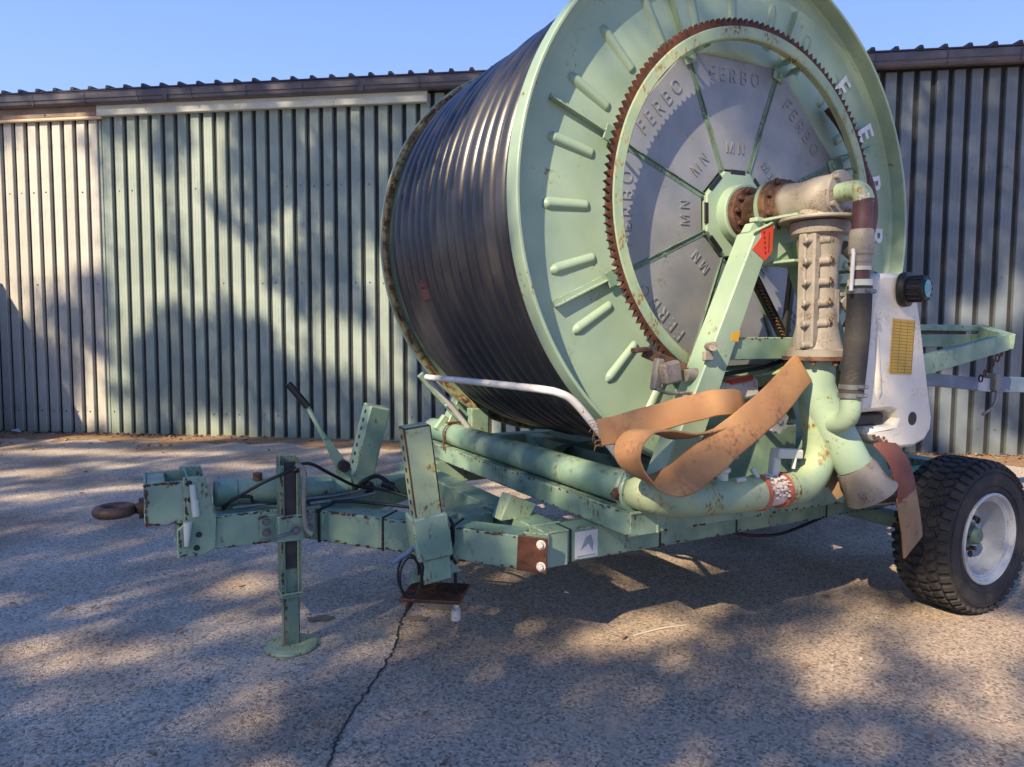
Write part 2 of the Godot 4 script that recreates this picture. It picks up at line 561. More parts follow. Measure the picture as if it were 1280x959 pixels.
	mat("leaf", null, Color.WHITE, 0.6)
	M.leaf.vertex_color_use_as_albedo = true
	M.leaf.backlight_enabled = true
	M.leaf.backlight = Color(0.50, 0.47, 0.17)
	mat("bark", paint(256, 199, C(84, 72, 60), C(108, 94, 80), C(50, 42, 36), C(60, 50, 42), 0.62, C(96, 88, 70), 0.58, 1), Color.WHITE, 0.95, 1.0)
	mat("dark_wood", paint(256, 211, C(70, 62, 54), C(92, 80, 68), C(50, 42, 36), C(60, 50, 42), 0.7, C(80, 72, 60), 0.6), Color.WHITE, 0.9, 1.0)


# ---------------------------------------------------------------- the trailer
# Its own axes: x to the rear (the drawbar lies at -x), y up, z to the side that faces the camera.
var T: Node3D
const AX := Vector3(-0.263, 2.176, 0.0)        # the axis of the drum


func chassis() -> void:
	var g: Material = M.green_worn
	var e: Material = M.green_edge
	var b := Mb.new()
	b.span(Vector3(-1.53, 0.452, 0.16), Vector3(2.0, 0.608, 0.30))
	var near := part("side_rail", b, g, T, e)
	b = Mb.new()
	b.span(Vector3(-1.53, 0.452, -1.76), Vector3(2.0, 0.608, -1.62))
	part("side_rail", b, g, T, e)
	b = Mb.new()
	b.span(Vector3(-1.528, 0.455, -1.618), Vector3(-1.38, 0.605, 0.158))
	part("cross_beam", b, g, T, e)
	b = Mb.new()
	b.span(Vector3(0.2, 0.455, -1.618), Vector3(0.34, 0.605, 0.158))
	part("cross_beam", b, g, T, e)
	b = Mb.new()
	b.span(Vector3(1.84, 0.455, -1.618), Vector3(1.98, 0.605, 0.158))
	part("cross_beam", b, g, T, e)
	# near leg of the drawbar's fork, from the hitch to the front corner
	b = Mb.new()
	b.beam(Vector3(-2.47, 0.585, -0.60), Vector3(-1.61, 0.532, 0.235), 0.15, 0.155)
	b.box(Vector3(-1.59, 0.53, 0.255), Vector3(0.02, 0.16, 0.18), Basis(Vector3.UP, 0.77))
	var fork := part("drawbar_beam", b, g, T, e)
	b = Mb.new()
	b.beam(Vector3(-1.672, 0.5335, 0.2805), Vector3(-1.572, 0.5275, 0.3775), 0.012, 0.162)
	var rp := part("corner_plate", b, M.rust_red, fork, M.rust)
	rp.set_meta("label", "rusty red plate on the corner")
	b = Mb.new()
	for y in [0.485, 0.585]:
		b.bolt(Vector3(-1.595, y - 0.005, 0.362), Vector3(-0.69, 0, 0.72), 0.013)
	part("bolt", b, M.sealant, fork)
	b = Mb.new()
	b.span(Vector3(-1.552, 0.447, 0.303), Vector3(-1.42, 0.607, 0.309))
	part("end_plate", b, M.green, fork, e)
	# far leg of the fork
	b = Mb.new()
	b.beam(Vector3(-2.40, 0.585, -0.66), Vector3(-1.50, 0.535, -1.42), 0.15, 0.155)
	part("drawbar_beam", b, g, T, e)
	b = Mb.new()
	b.span(Vector3(-2.96, 0.515, -0.66), Vector3(-2.38, 0.675, -0.455))
	part("drawbar_stub", b, g, T, e)
	# small upright pieces behind the fork
	b = Mb.new()
	b.span(Vector3(-1.74, 0.45, -0.30), Vector3(-1.56, 0.60, -0.18))
	b.beam(Vector3(-1.95, 0.53, -0.22), Vector3(-1.55, 0.53, -0.38), 0.10, 0.14)
	part("stay_plate", b, g, T, e)
	b = Mb.new()
	b.prism(PackedVector2Array([Vector2(-1.60, 0.60), Vector2(-1.44, 0.60), Vector2(-1.40, 0.66), Vector2(-1.54, 0.72)]), -0.12, -0.02)
	part("lug", b, M.green_rusty, T, e)
	# black tape round the beams that holds the cable
	for q in [[Vector3(-2.35, 0.577, -0.475), 0.77], [Vector3(-2.10, 0.562, -0.24), 0.77], [Vector3(-1.845, 0.548, 0.005), 0.77]]:
		b = Mb.new()
		b.box(q[0], Vector3(0.012, 0.163, 0.158), Basis(Vector3.UP, -q[1]), 0.002)
		part("tape_band", b, M.black, fork)
	for x in [-1.40, -0.86, -0.33, 0.4]:
		b = Mb.new()
		b.box(Vector3(x, 0.53, 0.23), Vector3(0.012, 0.162, 0.148), Basis.IDENTITY, 0.002)
		part("tape_band", b, M.black, near)
	b = Mb.new()
	b.tube(curve([Vector3(-0.33, 0.452, 0.29), Vector3(-0.2, 0.42, 0.29), Vector3(0.05, 0.39, 0.27), Vector3(0.3, 0.42, 0.26), Vector3(0.5, 0.45, 0.25)], 6), 0.009, 8)
	part("cable", b, M.cable, near)
	# sticker by the corner: a bird-like blue shape on white
	b = Mb.new()
	b.span(Vector3(-1.375, 0.462, 0.301), Vector3(-1.245, 0.592, 0.303), 0.0005)
	var st := part("sticker", b, M.sticker_white, near)
	b = Mb.new()
	b.prism(PackedVector2Array([Vector2(-1.345, 0.50), Vector2(-1.315, 0.56), Vector2(-1.285, 0.572), Vector2(-1.27, 0.53), Vector2(-1.275, 0.49), Vector2(-1.30, 0.53)]), 0.3025, 0.3042)
	b.prism(PackedVector2Array([Vector2(-1.362, 0.470), Vector2(-1.258, 0.470), Vector2(-1.258, 0.476), Vector2(-1.362, 0.476)]), 0.3025, 0.3042)
	part("print", b, M.sticker_grey, st)
	# axle
	b = Mb.new()
	b.span(Vector3(0.83, 0.37, -2.25), Vector3(0.94, 0.45, 0.72))
	part("axle", b, g, T, e)


func weld(a: Vector3, c: Vector3, parent: Node) -> void:
	var b := Mb.new()
	var pts := []
	var rs := []
	var m := maxi(int(a.distance_to(c) / 0.006), 4)
	for k in m + 1:
		pts.append(a.lerp(c, k / float(m)) + Vector3(rng.randfn(0, 0.0006), rng.randfn(0, 0.0006), rng.randfn(0, 0.0006)))
		rs.append(0.0055 + 0.0016 * (k % 2) + rng.randf() * 0.001)
	b.tube(pts, rs, 7)
	part("weld_bead", b, M.green_rusty, parent)


# bare and rusty chips in the paint along an edge a-b of the face with normal nn; inwards points into the face
func chips(a: Vector3, c: Vector3, nn: Vector3, inwards: Vector3, count: int, b: Mb) -> void:
	var d := (c - a).normalized()
	for k in count:
		var p := a.lerp(c, rng.randf()) + inwards * (0.004 + 0.012 * rng.randf() * rng.randf()) + nn * (0.0007 + 0.0003 * rng.randf())
		var r := rng.randf_range(0.0025, 0.0085)
		var l := rng.randf_range(0.8, 2.4)
		var o: Array[Vector3] = []
		for j in 8:
			var t := TAU * j / 8.0
			o.append(p + d * cos(t) * r * l * rng.randf_range(0.6, 1.2) + inwards * sin(t) * r * rng.randf_range(0.5, 1.0))
		for j in 8: b.tri(p, o[j], o[(j + 1) % 8], nn, nn, nn)


func paint_chips() -> void:
	var b := Mb.new()
	var z := Vector3(0, 0, 1)
	# hitch head and cheek plate
	chips(Vector3(-3.155, 0.852, -0.4475), Vector3(-2.985, 0.852, -0.4475), z, Vector3.DOWN, 16, b)
	chips(Vector3(-3.155, 0.658, -0.4475), Vector3(-2.99, 0.658, -0.4475), z, Vector3.UP, 14, b)
	chips(Vector3(-3.156, 0.66, -0.4475), Vector3(-3.156, 0.85, -0.4475), z, Vector3.RIGHT, 18, b)
	chips(Vector3(-3.028, 0.505, -0.437), Vector3(-2.925, 0.505, -0.437), z, Vector3.UP, 8, b)
	chips(Vector3(-3.026, 0.51, -0.437), Vector3(-3.026, 0.63, -0.437), z, Vector3.RIGHT, 10, b)
	chips(Vector3(-2.995, 0.66, -0.437), Vector3(-2.995, 0.86, -0.437), z, Vector3.RIGHT, 12, b)
	chips(Vector3(-2.865, 0.675, -0.455), Vector3(-2.47, 0.675, -0.455), z, Vector3.DOWN, 26, b)
	chips(Vector3(-2.865, 0.515, -0.455), Vector3(-2.62, 0.515, -0.455), z, Vector3.UP, 10, b)
	# near fork beam
	var fa := Vector3(-2.47, 0.585, -0.60)
	var fb := Vector3(-1.61, 0.532, 0.235)
	var fd := (fb - fa).normalized()
	var fn := fd.cross(Vector3.UP).normalized()
	var fu := fn.cross(fd).normalized()
	chips(fa + fn * 0.075 + fu * 0.0775, fb + fn * 0.075 + fu * 0.0775, fn, -fu, 70, b)
	chips(fa + fn * 0.075 - fu * 0.0775, fb + fn * 0.075 - fu * 0.0775, fn, fu, 34, b)
	chips(fa + fn * 0.075 + fu * 0.0775, fb + fn * 0.075 + fu * 0.0775, fu, -fn, 60, b)
	# rails and beams
	chips(Vector3(-1.40, 0.608, 0.30), Vector3(1.5, 0.608, 0.30), z, Vector3.DOWN, 50, b)
	chips(Vector3(-1.40, 0.452, 0.30), Vector3(1.5, 0.452, 0.30), z, Vector3.UP, 40, b)
	chips(Vector3(-1.08, 0.724, 0.549), Vector3(1.3, 0.724, 0.549), z, Vector3.DOWN, 50, b)
	chips(Vector3(-1.08, 0.615, 0.549), Vector3(1.3, 0.615, 0.549), z, Vector3.UP, 40, b)
	chips(Vector3(-1.245, 0.722, -2.0), Vector3(-1.245, 0.722, 0.54), Vector3.LEFT, Vector3.DOWN, 70, b)
	chips(Vector3(-1.245, 0.613, -2.0), Vector3(-1.245, 0.613, 0.54), Vector3.LEFT, Vector3.UP, 50, b)
	chips(Vector3(-0.67, 1.512, 0.528), Vector3(0.2, 1.512, 0.528), z, Vector3.DOWN, 24, b)
	# jack
	chips(Vector3(-2.593, 0.27, -0.36), Vector3(-2.593, 0.93, -0.36), z, Vector3.RIGHT, 30, b)
	chips(Vector3(-2.675, 0.655, -0.4395), Vector3(-2.415, 0.655, -0.4395), z, Vector3.DOWN, 14, b)
	chips(Vector3(-2.605, 0.66, -0.353), Vector3(-2.485, 0.66, -0.353), z, Vector3.DOWN, 10, b)
	chips(Vector3(-2.582, 0.03, -0.375), Vector3(-2.582, 0.26, -0.375), z, Vector3.RIGHT, 10, b)
	part("paint_chip", b, M.chip, T).set_meta("kind", "stuff")


func welds() -> void:
	weld(Vector3(-1.245, 0.722, 0.552), Vector3(-1.09, 0.722, 0.552), T)
	weld(Vector3(-1.0895, 0.618, 0.551), Vector3(-1.0895, 0.722, 0.551), T)
	weld(Vector3(-1.13, 0.727, 0.552), Vector3(-0.96, 0.727, 0.552), T)
	weld(Vector3(-1.137, 0.727, 0.43), Vector3(-1.137, 0.727, 0.55), T)
	weld(Vector3(-0.612, 1.512, 0.53), Vector3(-0.66, 1.40, 0.53), T)
	weld(Vector3(-2.90, 0.677, -0.452), Vector3(-2.875, 0.515, -0.452), T)
	weld(Vector3(-2.465, 0.66, -0.528), Vector3(-2.405, 0.66, -0.453), T)
	weld(Vector3(-2.43, 0.51, -0.487), Vector3(-2.43, 0.655, -0.487), T)
	weld(Vector3(-2.16, 0.64, -0.19), Vector3(-2.16, 0.50, -0.19), T)
	weld(Vector3(-1.935, 0.63, 0.02), Vector3(-1.935, 0.49, 0.02), T)
	weld(Vector3(-1.552, 0.609, 0.306), Vector3(-1.42, 0.609, 0.306), T)
	weld(Vector3(-1.53, 0.609, 0.17), Vector3(-1.38, 0.609, 0.17), T)
	weld(Vector3(-0.53, 2.015, 0.552), Vector3(-0.37, 2.085, 0.552), T)


func hitch() -> void:
	var g: Material = M.green_worn
	var e: Material = M.green_edge
	# box-shaped head with the towing eye
	var b := Mb.new()
	b.span(Vector3(-3.15, 0.658, -0.462), Vector3(-2.98, 0.852, -0.45))
	b.span(Vector3(-3.15, 0.658, -0.75), Vector3(-2.98, 0.852, -0.738))
	b.span(Vector3(-3.158, 0.652, -0.752), Vector3(-3.146, 0.856, -0.448))
	b.span(Vector3(-3.145, 0.66, -0.737), Vector3(-2.99, 0.672, -0.463))
	b.span(Vector3(-3.145, 0.836, -0.737), Vector3(-3.07, 0.846, -0.463))
	var head := part("hitch_head", b, g, T, e)
	b = Mb.new()
	b.prism(PackedVector2Array([Vector2(-3.03, 0.50), Vector2(-2.92, 0.498), Vector2(-2.87, 0.53), Vector2(-2.862, 0.66), Vector2(-2.89, 0.80), Vector2(-2.905, 0.865), Vector2(-2.93, 0.868), Vector2(-3.0, 0.868), Vector2(-3.0, 0.655), Vector2(-3.03, 0.63)]), -0.455, -0.437, Transform3D.IDENTITY, 0.004)
	part("cheek_plate", b, g, head, e)
	b = Mb.new()
	b.prism(PackedVector2Array([Vector2(-3.03, 0.50), Vector2(-2.92, 0.498), Vector2(-2.87, 0.53), Vector2(-2.862, 0.66), Vector2(-2.89, 0.80), Vector2(-2.905, 0.865), Vector2(-3.0, 0.868), Vector2(-3.0, 0.655), Vector2(-3.03, 0.63)]), -0.76, -0.742, Transform3D.IDENTITY, 0.004)
	part("cheek_plate", b, g, head, e)
	b = Mb.new()
	b.span(Vector3(-3.028, 0.52, -0.738), Vector3(-3.018, 0.65, -0.457))
	b.span(Vector3(-2.985, 0.69, -0.740), Vector3(-2.975, 0.865, -0.457))
	part("back_plate", b, g, head, e)
	b = Mb.new()
	b.tube([Vector3(-2.962, 0.835, -0.43), Vector3(-2.958, 0.76, -0.425)], 0.014, 10)
	b.tube([Vector3(-2.955, 0.765, -0.425), Vector3(-2.95, 0.69, -0.42)], 0.017, 10)
	b.tube([Vector3(-2.985, 0.665, -0.43), Vector3(-2.992, 0.555, -0.43)], [0.02, 0.01], 10)
	part("hinge_pin", b, M.pale_stub, head)
	b = Mb.new()
	for p in [Vector2(-2.975, 0.84), Vector2(-2.97, 0.765), Vector2(-2.94, 0.60), Vector2(-2.95, 0.54)]:
		b.lathe(Vector3(p.x, p.y, -0.438), Vector3(0, 0, 1), [Vector2(0.014, 0), Vector2(0.014, 0.003), Vector2(0, 0.003)], 10)
	part("bolt_hole", b, M.black, head)
	b = Mb.new()
	var ring := []
	for k in 33:
		var a := TAU * k / 32.0
		ring.append(Vector3(-3.275 + 0.066 * cos(a), 0.713, -0.60 + 0.066 * sin(a)))
	b.tube(ring, 0.026, 12, false)
	b.tube([Vector3(-3.225, 0.713, -0.60), Vector3(-3.19, 0.713, -0.60), Vector3(-3.175, 0.713, -0.60), Vector3(-3.15, 0.713, -0.60)], [0.03, 0.024, 0.03, 0.03], 12)
	b.lathe(Vector3(-3.178, 0.713, -0.60), Vector3(1, 0, 0), [Vector2(0, 0), Vector2(0.05, 0), Vector2(0.05, 0.02), Vector2(0, 0.02)], 6)
	part("towing_eye", b, M.dark_iron, head)
	# parking jack in its sleeve
	b = Mb.new()
	var jx := -2.545
	var jz := -0.405
	b.span(Vector3(jx - 0.048, 0.27, jz - 0.045), Vector3(jx - 0.043, 0.945, jz + 0.045))
	b.span(Vector3(jx + 0.043, 0.27, jz - 0.045), Vector3(jx + 0.048, 0.93, jz + 0.045))
	b.span(Vector3(jx - 0.043, 0.27, jz - 0.046), Vector3(jx + 0.043, 0.935, jz - 0.040))
	b.span(Vector3(jx - 0.043, 0.27, jz + 0.030), Vector3(jx - 0.028, 0.90, jz + 0.044))
	b.span(Vector3(jx + 0.028, 0.27, jz + 0.030), Vector3(jx + 0.043, 0.86, jz + 0.044))
	b.span(Vector3(jx - 0.053, 0.262, jz - 0.05), Vector3(jx + 0.053, 0.285, jz + 0.05))
	var jack := part("parking_jack", b, M.green_dirty, T, M.green_rusty)
	b = Mb.new()
	b.span(Vector3(jx - 0.037, 0.02, jz - 0.038), Vector3(jx + 0.037, 0.70, jz + 0.030))
	part("inner_leg", b, M.green_dirty, jack, M.rust)
	b = Mb.new()
	b.span(Vector3(jx - 0.026, 0.40, jz + 0.031), Vector3(jx + 0.026, 0.915, jz + 0.036))
	part("greasy_slot", b, M.rubber, jack)
	b = Mb.new()
	b.lathe(Vector3(jx, 0.001, jz - 0.004), Vector3.UP, [Vector2(0, 0), Vector2(0.122, 0), Vector2(0.126, 0.008), Vector2(0.122, 0.016), Vector2(0.10, 0.022), Vector2(0, 0.026)], 36)
	part("foot_plate", b, M.green_rusty, jack)
	b = Mb.new()
	b.span(Vector3(jx - 0.13, 0.54, jz - 0.05), Vector3(jx + 0.13, 0.655, jz - 0.035))
	b.span(Vector3(jx - 0.06, 0.535, jz - 0.035), Vector3(jx + 0.06, 0.66, jz + 0.052))
	part("clamp_bracket", b, g, jack, e)
	b = Mb.new()
	for x in [-0.10, 0.10]:
		for y in [0.572, 0.625]:
			b.bolt(Vector3(jx + x, y, jz - 0.035), Vector3(0, 0, 1), 0.013)
	b.bolt(Vector3(jx + 0.02, 0.59, jz + 0.052), Vector3(0, 0, 1), 0.015)
	part("bolt", b, M.steel, jack)
	b = Mb.new()
	b.tube(curve([Vector3(jx + 0.02, 0.88, jz + 0.04), Vector3(jx + 0.035, 0.90, jz + 0.07), Vector3(jx + 0.06, 0.86, jz + 0.075), Vector3(jx + 0.055, 0.72, jz + 0.07), Vector3(jx + 0.065, 0.60, jz + 0.07), Vector3(jx + 0.09, 0.565, jz + 0.08)], 6), 0.012, 8)
	part("crank", b, M.cast, jack)
	b = Mb.new()
	b.tube([Vector3(jx - 0.08, 0.565, jz + 0.058), Vector3(jx + 0.03, 0.585, jz + 0.062)], 0.006, 8)
	part("locking_pin", b, M.steel, jack)
	# air cylinder on the drawbar
	b = Mb.new()
	var c0 := Vector3(-2.86, 0.752, -0.60)
	var c1 := Vector3(-2.20, 0.715, -0.60)
	b.lathe(c0, c1 - c0, [Vector2(0, 0), Vector2(0.06, 0.002), Vector2(0.068, 0.012), Vector2(0.068, 0.10), Vector2(0.062, 0.105), Vector2(0.062, 0.56), Vector2(0.05, 0.58), Vector2(0.05, 0.66), Vector2(0, 0.662)], 24, false)
	var cyl := part("cylinder", b, M.green_worn, T)
	b = Mb.new()
	b.cyl(Vector3(-2.66, 0.80, -0.585), Vector3(-2.66, 0.835, -0.585), 0.022, 8)
	part("filler_cap", b, M.rust, cyl)
	b = Mb.new()
	b.tube([Vector3(-2.79, 0.70, -0.47), Vector3(-2.30, 0.70, -0.50), Vector3(-2.12, 0.712, -0.52)], 0.008, 8)
	b.tube([Vector3(-2.44, 0.688, -0.44), Vector3(-2.2, 0.69, -0.46), Vector3(-2.1, 0.70, -0.47)], 0.009, 8)
	part("brake_rod", b, M.steel, T)
	# hand brake lever
	b = Mb.new()
	b.tube([Vector3(-2.41, 1.150, -0.60), Vector3(-2.345, 1.02, -0.60), Vector3(-2.325, 0.985, -0.60)], [0.012, 0.013, 0.016], 10)
	b.prism(PackedVector2Array([Vector2(-2.345, 1.0), Vector2(-2.31, 0.99), Vector2(-2.20, 0.83), Vector2(-2.17, 0.70), Vector2(-2.25, 0.70), Vector2(-2.28, 0.84)]), -0.606, -0.594, Transform3D.IDENTITY, 0.002)
	var lever := part("brake_lever", b, g, T, e)
	b = Mb.new()
	b.tube([Vector3(-2.505, 1.272, -0.60), Vector3(-2.50, 1.265, -0.60), Vector3(-2.41, 1.150, -0.60)], [0.014, 0.018, 0.018], 12)
	part("grip", b, M.black, lever)
	b = Mb.new()
	b.bolt(Vector3(-2.235, 0.835, -0.593), Vector3(0, 0, 1), 0.018)
	b.cyl(Vector3(-2.235, 0.835, -0.55), Vector3(-2.235, 0.835, -0.62), 0.03, 12)
	b.bolt(Vector3(-2.12, 0.72, -0.53), Vector3(0, 0, 1), 0.02)
	part("pivot", b, M.black, lever)
	# cables over the drawbar
	b = Mb.new()
	b.tube(curve([Vector3(-2.83, 0.70, -0.50), Vector3(-2.80, 0.735, -0.45), Vector3(-2.68, 0.82, -0.37), Vector3(-2.58, 0.865, -0.345), Vector3(-2.47, 0.905, -0.35), Vector3(-2.34, 0.83, -0.40), Vector3(-2.20, 0.745, -0.47), Vector3(-2.10, 0.72, -0.50), Vector3(-1.95, 0.68, -0.40), Vector3(-1.86, 0.635, -0.24)], 6), 0.008, 8)
	b.tube(curve([Vector3(-2.83, 0.69, -0.50), Vector3(-2.78, 0.745, -0.47), Vector3(-2.71, 0.745, -0.47), Vector3(-2.66, 0.705, -0.48), Vector3(-2.3, 0.686, -0.44), Vector3(-2.05, 0.665, -0.30), Vector3(-1.9, 0.655, -0.15)], 6), 0.008, 8)
	part("cable", b, M.cable, T)
	b = Mb.new()
	b.tube(curve([Vector3(-2.2, 0.70, -0.55), Vector3(-2.14, 0.76, -0.52), Vector3(-2.06, 0.77, -0.54), Vector3(-2.0, 0.72, -0.5), Vector3(-1.98, 0.69, -0.46)], 6), 0.012, 8)
	b.cyl(Vector3(-2.05, 0.74, -0.52), Vector3(-1.99, 0.715, -0.50), 0.022, 10)
	part("cable", b, M.black, T)


# a telescopic support leg in its sleeve; at the point where it crosses the drawbar
func support_leg(at: Vector3, tilt: Basis, near: bool) -> void:
	var g: Material = M.green_worn
	var e: Material = M.green_edge
	var b := Mb.new()
	b.xf = Transform3D(tilt, at)
	b.span(Vector3(-0.062, -0.26, -0.06), Vector3(0.062, 0.455, 0.06), 0.007)
	var leg := part("support_leg", b, M.green_rusty if near else g, T, M.rust_red if near else e)
	b = Mb.new()
	b.xf = Transform3D(tilt, at)
	for k in 8:
		b.lathe(Vector3(-0.0625, 0.06 + 0.05 * k, 0.0), Vector3(-1, 0, 0), [Vector2(0.012, 0), Vector2(0.012, 0.0015), Vector2(0, 0.0015)], 12)
	part("pin_hole", b, M.black, leg)
	b = Mb.new()
	b.xf = Transform3D(tilt, at)
	b.span(Vector3(-0.082, -0.15, -0.082), Vector3(0.082, 0.05, 0.082), 0.008)
	part("sleeve", b, g, leg, e)
	if not near: return
	b = Mb.new()
	b.xf = Transform3D(tilt, at)
	for s in [-1.0, 1.0]:
		b.prism(PackedVector2Array([Vector2(0.0, -0.26), Vector2(0.13, -0.26), Vector2(0.055, -0.16), Vector2(0.0, -0.16)]), -0.006, 0.006, Transform3D(Basis(Vector3.UP, 0.0 if s > 0 else PI), Vector3.ZERO))
	b.span(Vector3(-0.066, -0.26, -0.066), Vector3(0.066, -0.15, 0.066))
	part("gusset", b, g, leg, e)
	b = Mb.new()
	b.box(Vector3(-1.955, 0.302, -0.005), Vector3(0.285, 0.016, 0.24), Basis(Vector3.UP, -0.62) * Basis(Vector3(0, 0, 1), 0.0), 0.004)
	b.box(Vector3(-2.06, 0.285, -0.02), Vector3(0.012, 0.035, 0.23), Basis(Vector3.UP, -0.62), 0.003)
	part("foot_plate", b, M.rust_red, leg, M.rust)
	b = Mb.new()
	b.bolt(Vector3(-2.075, 0.655, 0.035), Vector3(-0.6, 0, 0.8), 0.014, 0.03)
	b.bolt(Vector3(-2.06, 0.60, 0.045), Vector3(-0.6, 0, 0.8), 0.014, 0.03)
	part("bolt", b, M.cast, leg)
	b = Mb.new()
	b.tube([Vector3(-2.06, 0.575, 0.05), Vector3(-2.12, 0.545, 0.09), Vector3(-2.21, 0.515, 0.12)], [0.013, 0.013, 0.010], 10)
	part("locking_pin", b, M.blue_steel, leg)
	b = Mb.new()
	var loop := []
	for k in 40:
		var a := TAU * k / 18.0
		loop.append(Vector3(-2.135 + 0.052 * cos(a) + 0.0006 * k, 0.445 + 0.092 * sin(a), 0.115 + 0.03 * sin(a * 0.5)))
	b.tube(loop, 0.0055, 6)
	part("cable_coil", b, M.cable, leg)
	b = Mb.new()
	b.tube(curve([Vector3(-1.93, 0.68, 0.02), Vector3(-1.895, 0.64, 0.06), Vector3(-1.885, 0.50, 0.06), Vector3(-1.88, 0.33, 0.06), Vector3(-1.875, 0.255, 0.055)], 6), 0.008, 8)
	var hang := part("hanging_cable", b, M.cable, leg)
	b = Mb.new()
	b.lathe(Vector3(-1.874, 0.265, 0.055), Vector3(-0.05, -1, 0), [Vector2(0, 0), Vector2(0.014, 0), Vector2(0.014, 0.03), Vector2(0.022, 0.035), Vector2(0.024, 0.085), Vector2(0.018, 0.09), Vector2(0, 0.09)], 14)
	part("plug", b, M.sealant, hang)


func upper_frame() -> void:
	var g: Material = M.green_worn
	var e: Material = M.green_edge
	var b := Mb.new()
	b.lathe(Vector3(-0.1, 0.609, -0.73), Vector3.UP, [Vector2(0.62, 0), Vector2(0.72, 0), Vector2(0.72, 0.012), Vector2(0.62, 0.012)], 48)
	b.lathe(Vector3(-0.1, 0.621, -0.73), Vector3.UP, [Vector2(0.58, 0), Vector2(0.66, 0), Vector2(0.66, 0.10), Vector2(0.58, 0.10)], 48)
	part("turntable", b, g, T)
	b = Mb.new()
	b.span(Vector3(-1.245, 0.613, -2.10), Vector3(-1.09, 0.722, 0.55))
	part("front_beam", b, g, T, e)
	b = Mb.new()
	b.span(Vector3(-1.088, 0.615, 0.41), Vector3(1.35, 0.724, 0.549))
	part("side_beam", b, g, T, e)
	b = Mb.new()
	b.span(Vector3(-1.088, 0.615, -2.09), Vector3(1.35, 0.724, -1.96))
	part("side_beam", b, g, T, e)
	b = Mb.new()
	b.span(Vector3(1.352, 0.614, -2.09), Vector3(1.48, 0.722, 0.55))
	part("rear_beam", b, g, T, e)
	b = Mb.new()
	b.span(Vector3(-0.38, 0.616, -1.955), Vector3(-0.24, 0.72, 0.405))
	part("cross_beam", b, g, T, e)
	b = Mb.new()
	b.span(Vector3(-0.60, 0.60, -1.955), Vector3(-0.55, 0.66, 0.155))
	part("plank", b, M.dark_wood, T)
	# the two bearing frames, one on each side of the drum
	for side in 2:
		var z0 := 0.43 if side == 0 else -2.06
		var z1 := 0.55 if side == 0 else -1.94
		b = Mb.new()
		b.prism(PackedVector2Array([Vector2(-0.51, 2.02), Vector2(-0.36, 2.09), Vector2(-0.955, 0.726), Vector2(-1.133, 0.726)]), z0, z1, Transform3D.IDENTITY, 0.006)
		var post := part("bearing_post", b, M.green, T, M.green)
		b = Mb.new()
		b.prism(PackedVector2Array([Vector2(-0.215, 1.995), Vector2(-0.06, 1.96), Vector2(0.62, 0.726), Vector2(0.46, 0.726)]), z0 + 0.001, z1 - 0.001, Transform3D.IDENTITY, 0.006)
		part("bearing_post", b, g, T, e)
		b = Mb.new()
		b.span(Vector3(-0.69, 1.40, z0 + 0.02), Vector3(0.22, 1.512, z1 - 0.022))
		part("cross_bar", b, g, T, e)
		b = Mb.new()
		b.prism(PackedVector2Array([Vector2(-0.50, 2.03), Vector2(-0.47, 2.075), Vector2(-0.10, 2.115), Vector2(-0.06, 2.06), Vector2(-0.06, 1.90), Vector2(-0.32, 1.87)]), z0 + 0.012, z1 - 0.052)
		b.span(Vector3(-0.42, 2.082, z0 + 0.005), Vector3(-0.06, 2.098, z1 + 0.16))
		b.prism(PackedVector2Array([Vector2(-0.415, 2.08), Vector2(-0.07, 2.08), Vector2(-0.10, 2.04), Vector2(-0.34, 1.89), Vector2(-0.415, 1.87)]), z1 - 0.052, z1 - 0.042)
		b.span(Vector3(-0.36, 1.875, z0), Vector3(-0.05, 1.89, z1 + 0.10))
		part("bearing_bracket", b, M.green, T, e)
		if side == 1: continue
		b = Mb.new()
		b.prism(PackedVector2Array([Vector2(-0.485, 2.045), Vector2(-0.395, 2.06), Vector2(-0.40, 1.93), Vector2(-0.45, 1.885), Vector2(-0.535, 1.935), Vector2(-0.475, 2.0)]), 0.5505, 0.5535)
		var rs := part("sticker", b, M.sticker_red, post)
		rs.set_meta("label", "red sticker at the top of the post")
		b = Mb.new()
		for k in 5:
			b.box(Vector3(-0.459 + 0.003 * k, 2.02 - 0.024 * k, 0.5540), Vector3(0.011, 0.013, 0.001), Basis(Vector3(0, 0, 1), 0.25), 0.0002)
		b.box(Vector3(-0.425, 1.975, 0.5540), Vector3(0.006, 0.10, 0.001), Basis.IDENTITY, 0.0002)
		part("print", b, M.sticker_dark_red, rs)
		b = Mb.new()
		b.span(Vector3(-0.475, 2.078, 0.47), Vector3(-0.43, 2.10, 0.52), 0.004)
		part("lug", b, M.green, post)
		b = Mb.new()
		b.cyl(Vector3(-0.755, 1.463, 0.50), Vector3(-0.83, 1.468, 0.61), 0.022, 12)
		b.span(Vector3(-0.845, 1.40, 0.5505), Vector3(-0.79, 1.445, 0.575))
		part("stop_block", b, M.cast, post)
		b = Mb.new()
		b.prism(PackedVector2Array([Vector2(-0.655, 1.53), Vector2(-0.60, 1.545), Vector2(-0.61, 1.49), Vector2(-0.66, 1.49)]), 0.5502, 0.5512)
		part("paint_mark", b, M.yellow_paint, post)
	# white bar that watches the height of the winding
	b = Mb.new()
	b.tube(curve([Vector3(-1.50, 1.245, -1.25), Vector3(-1.50, 1.255, -0.7), Vector3(-1.50, 1.262, 0.0), Vector3(-1.495, 1.262, 0.20), Vector3(-1.45, 1.25, 0.262), Vector3(-1.38, 1.21, 0.285), Vector3(-1.26, 1.08, 0.30), Vector3(-1.10, 0.895, 0.31), Vector3(-0.98, 0.75, 0.32)], 8), 0.019, 12)
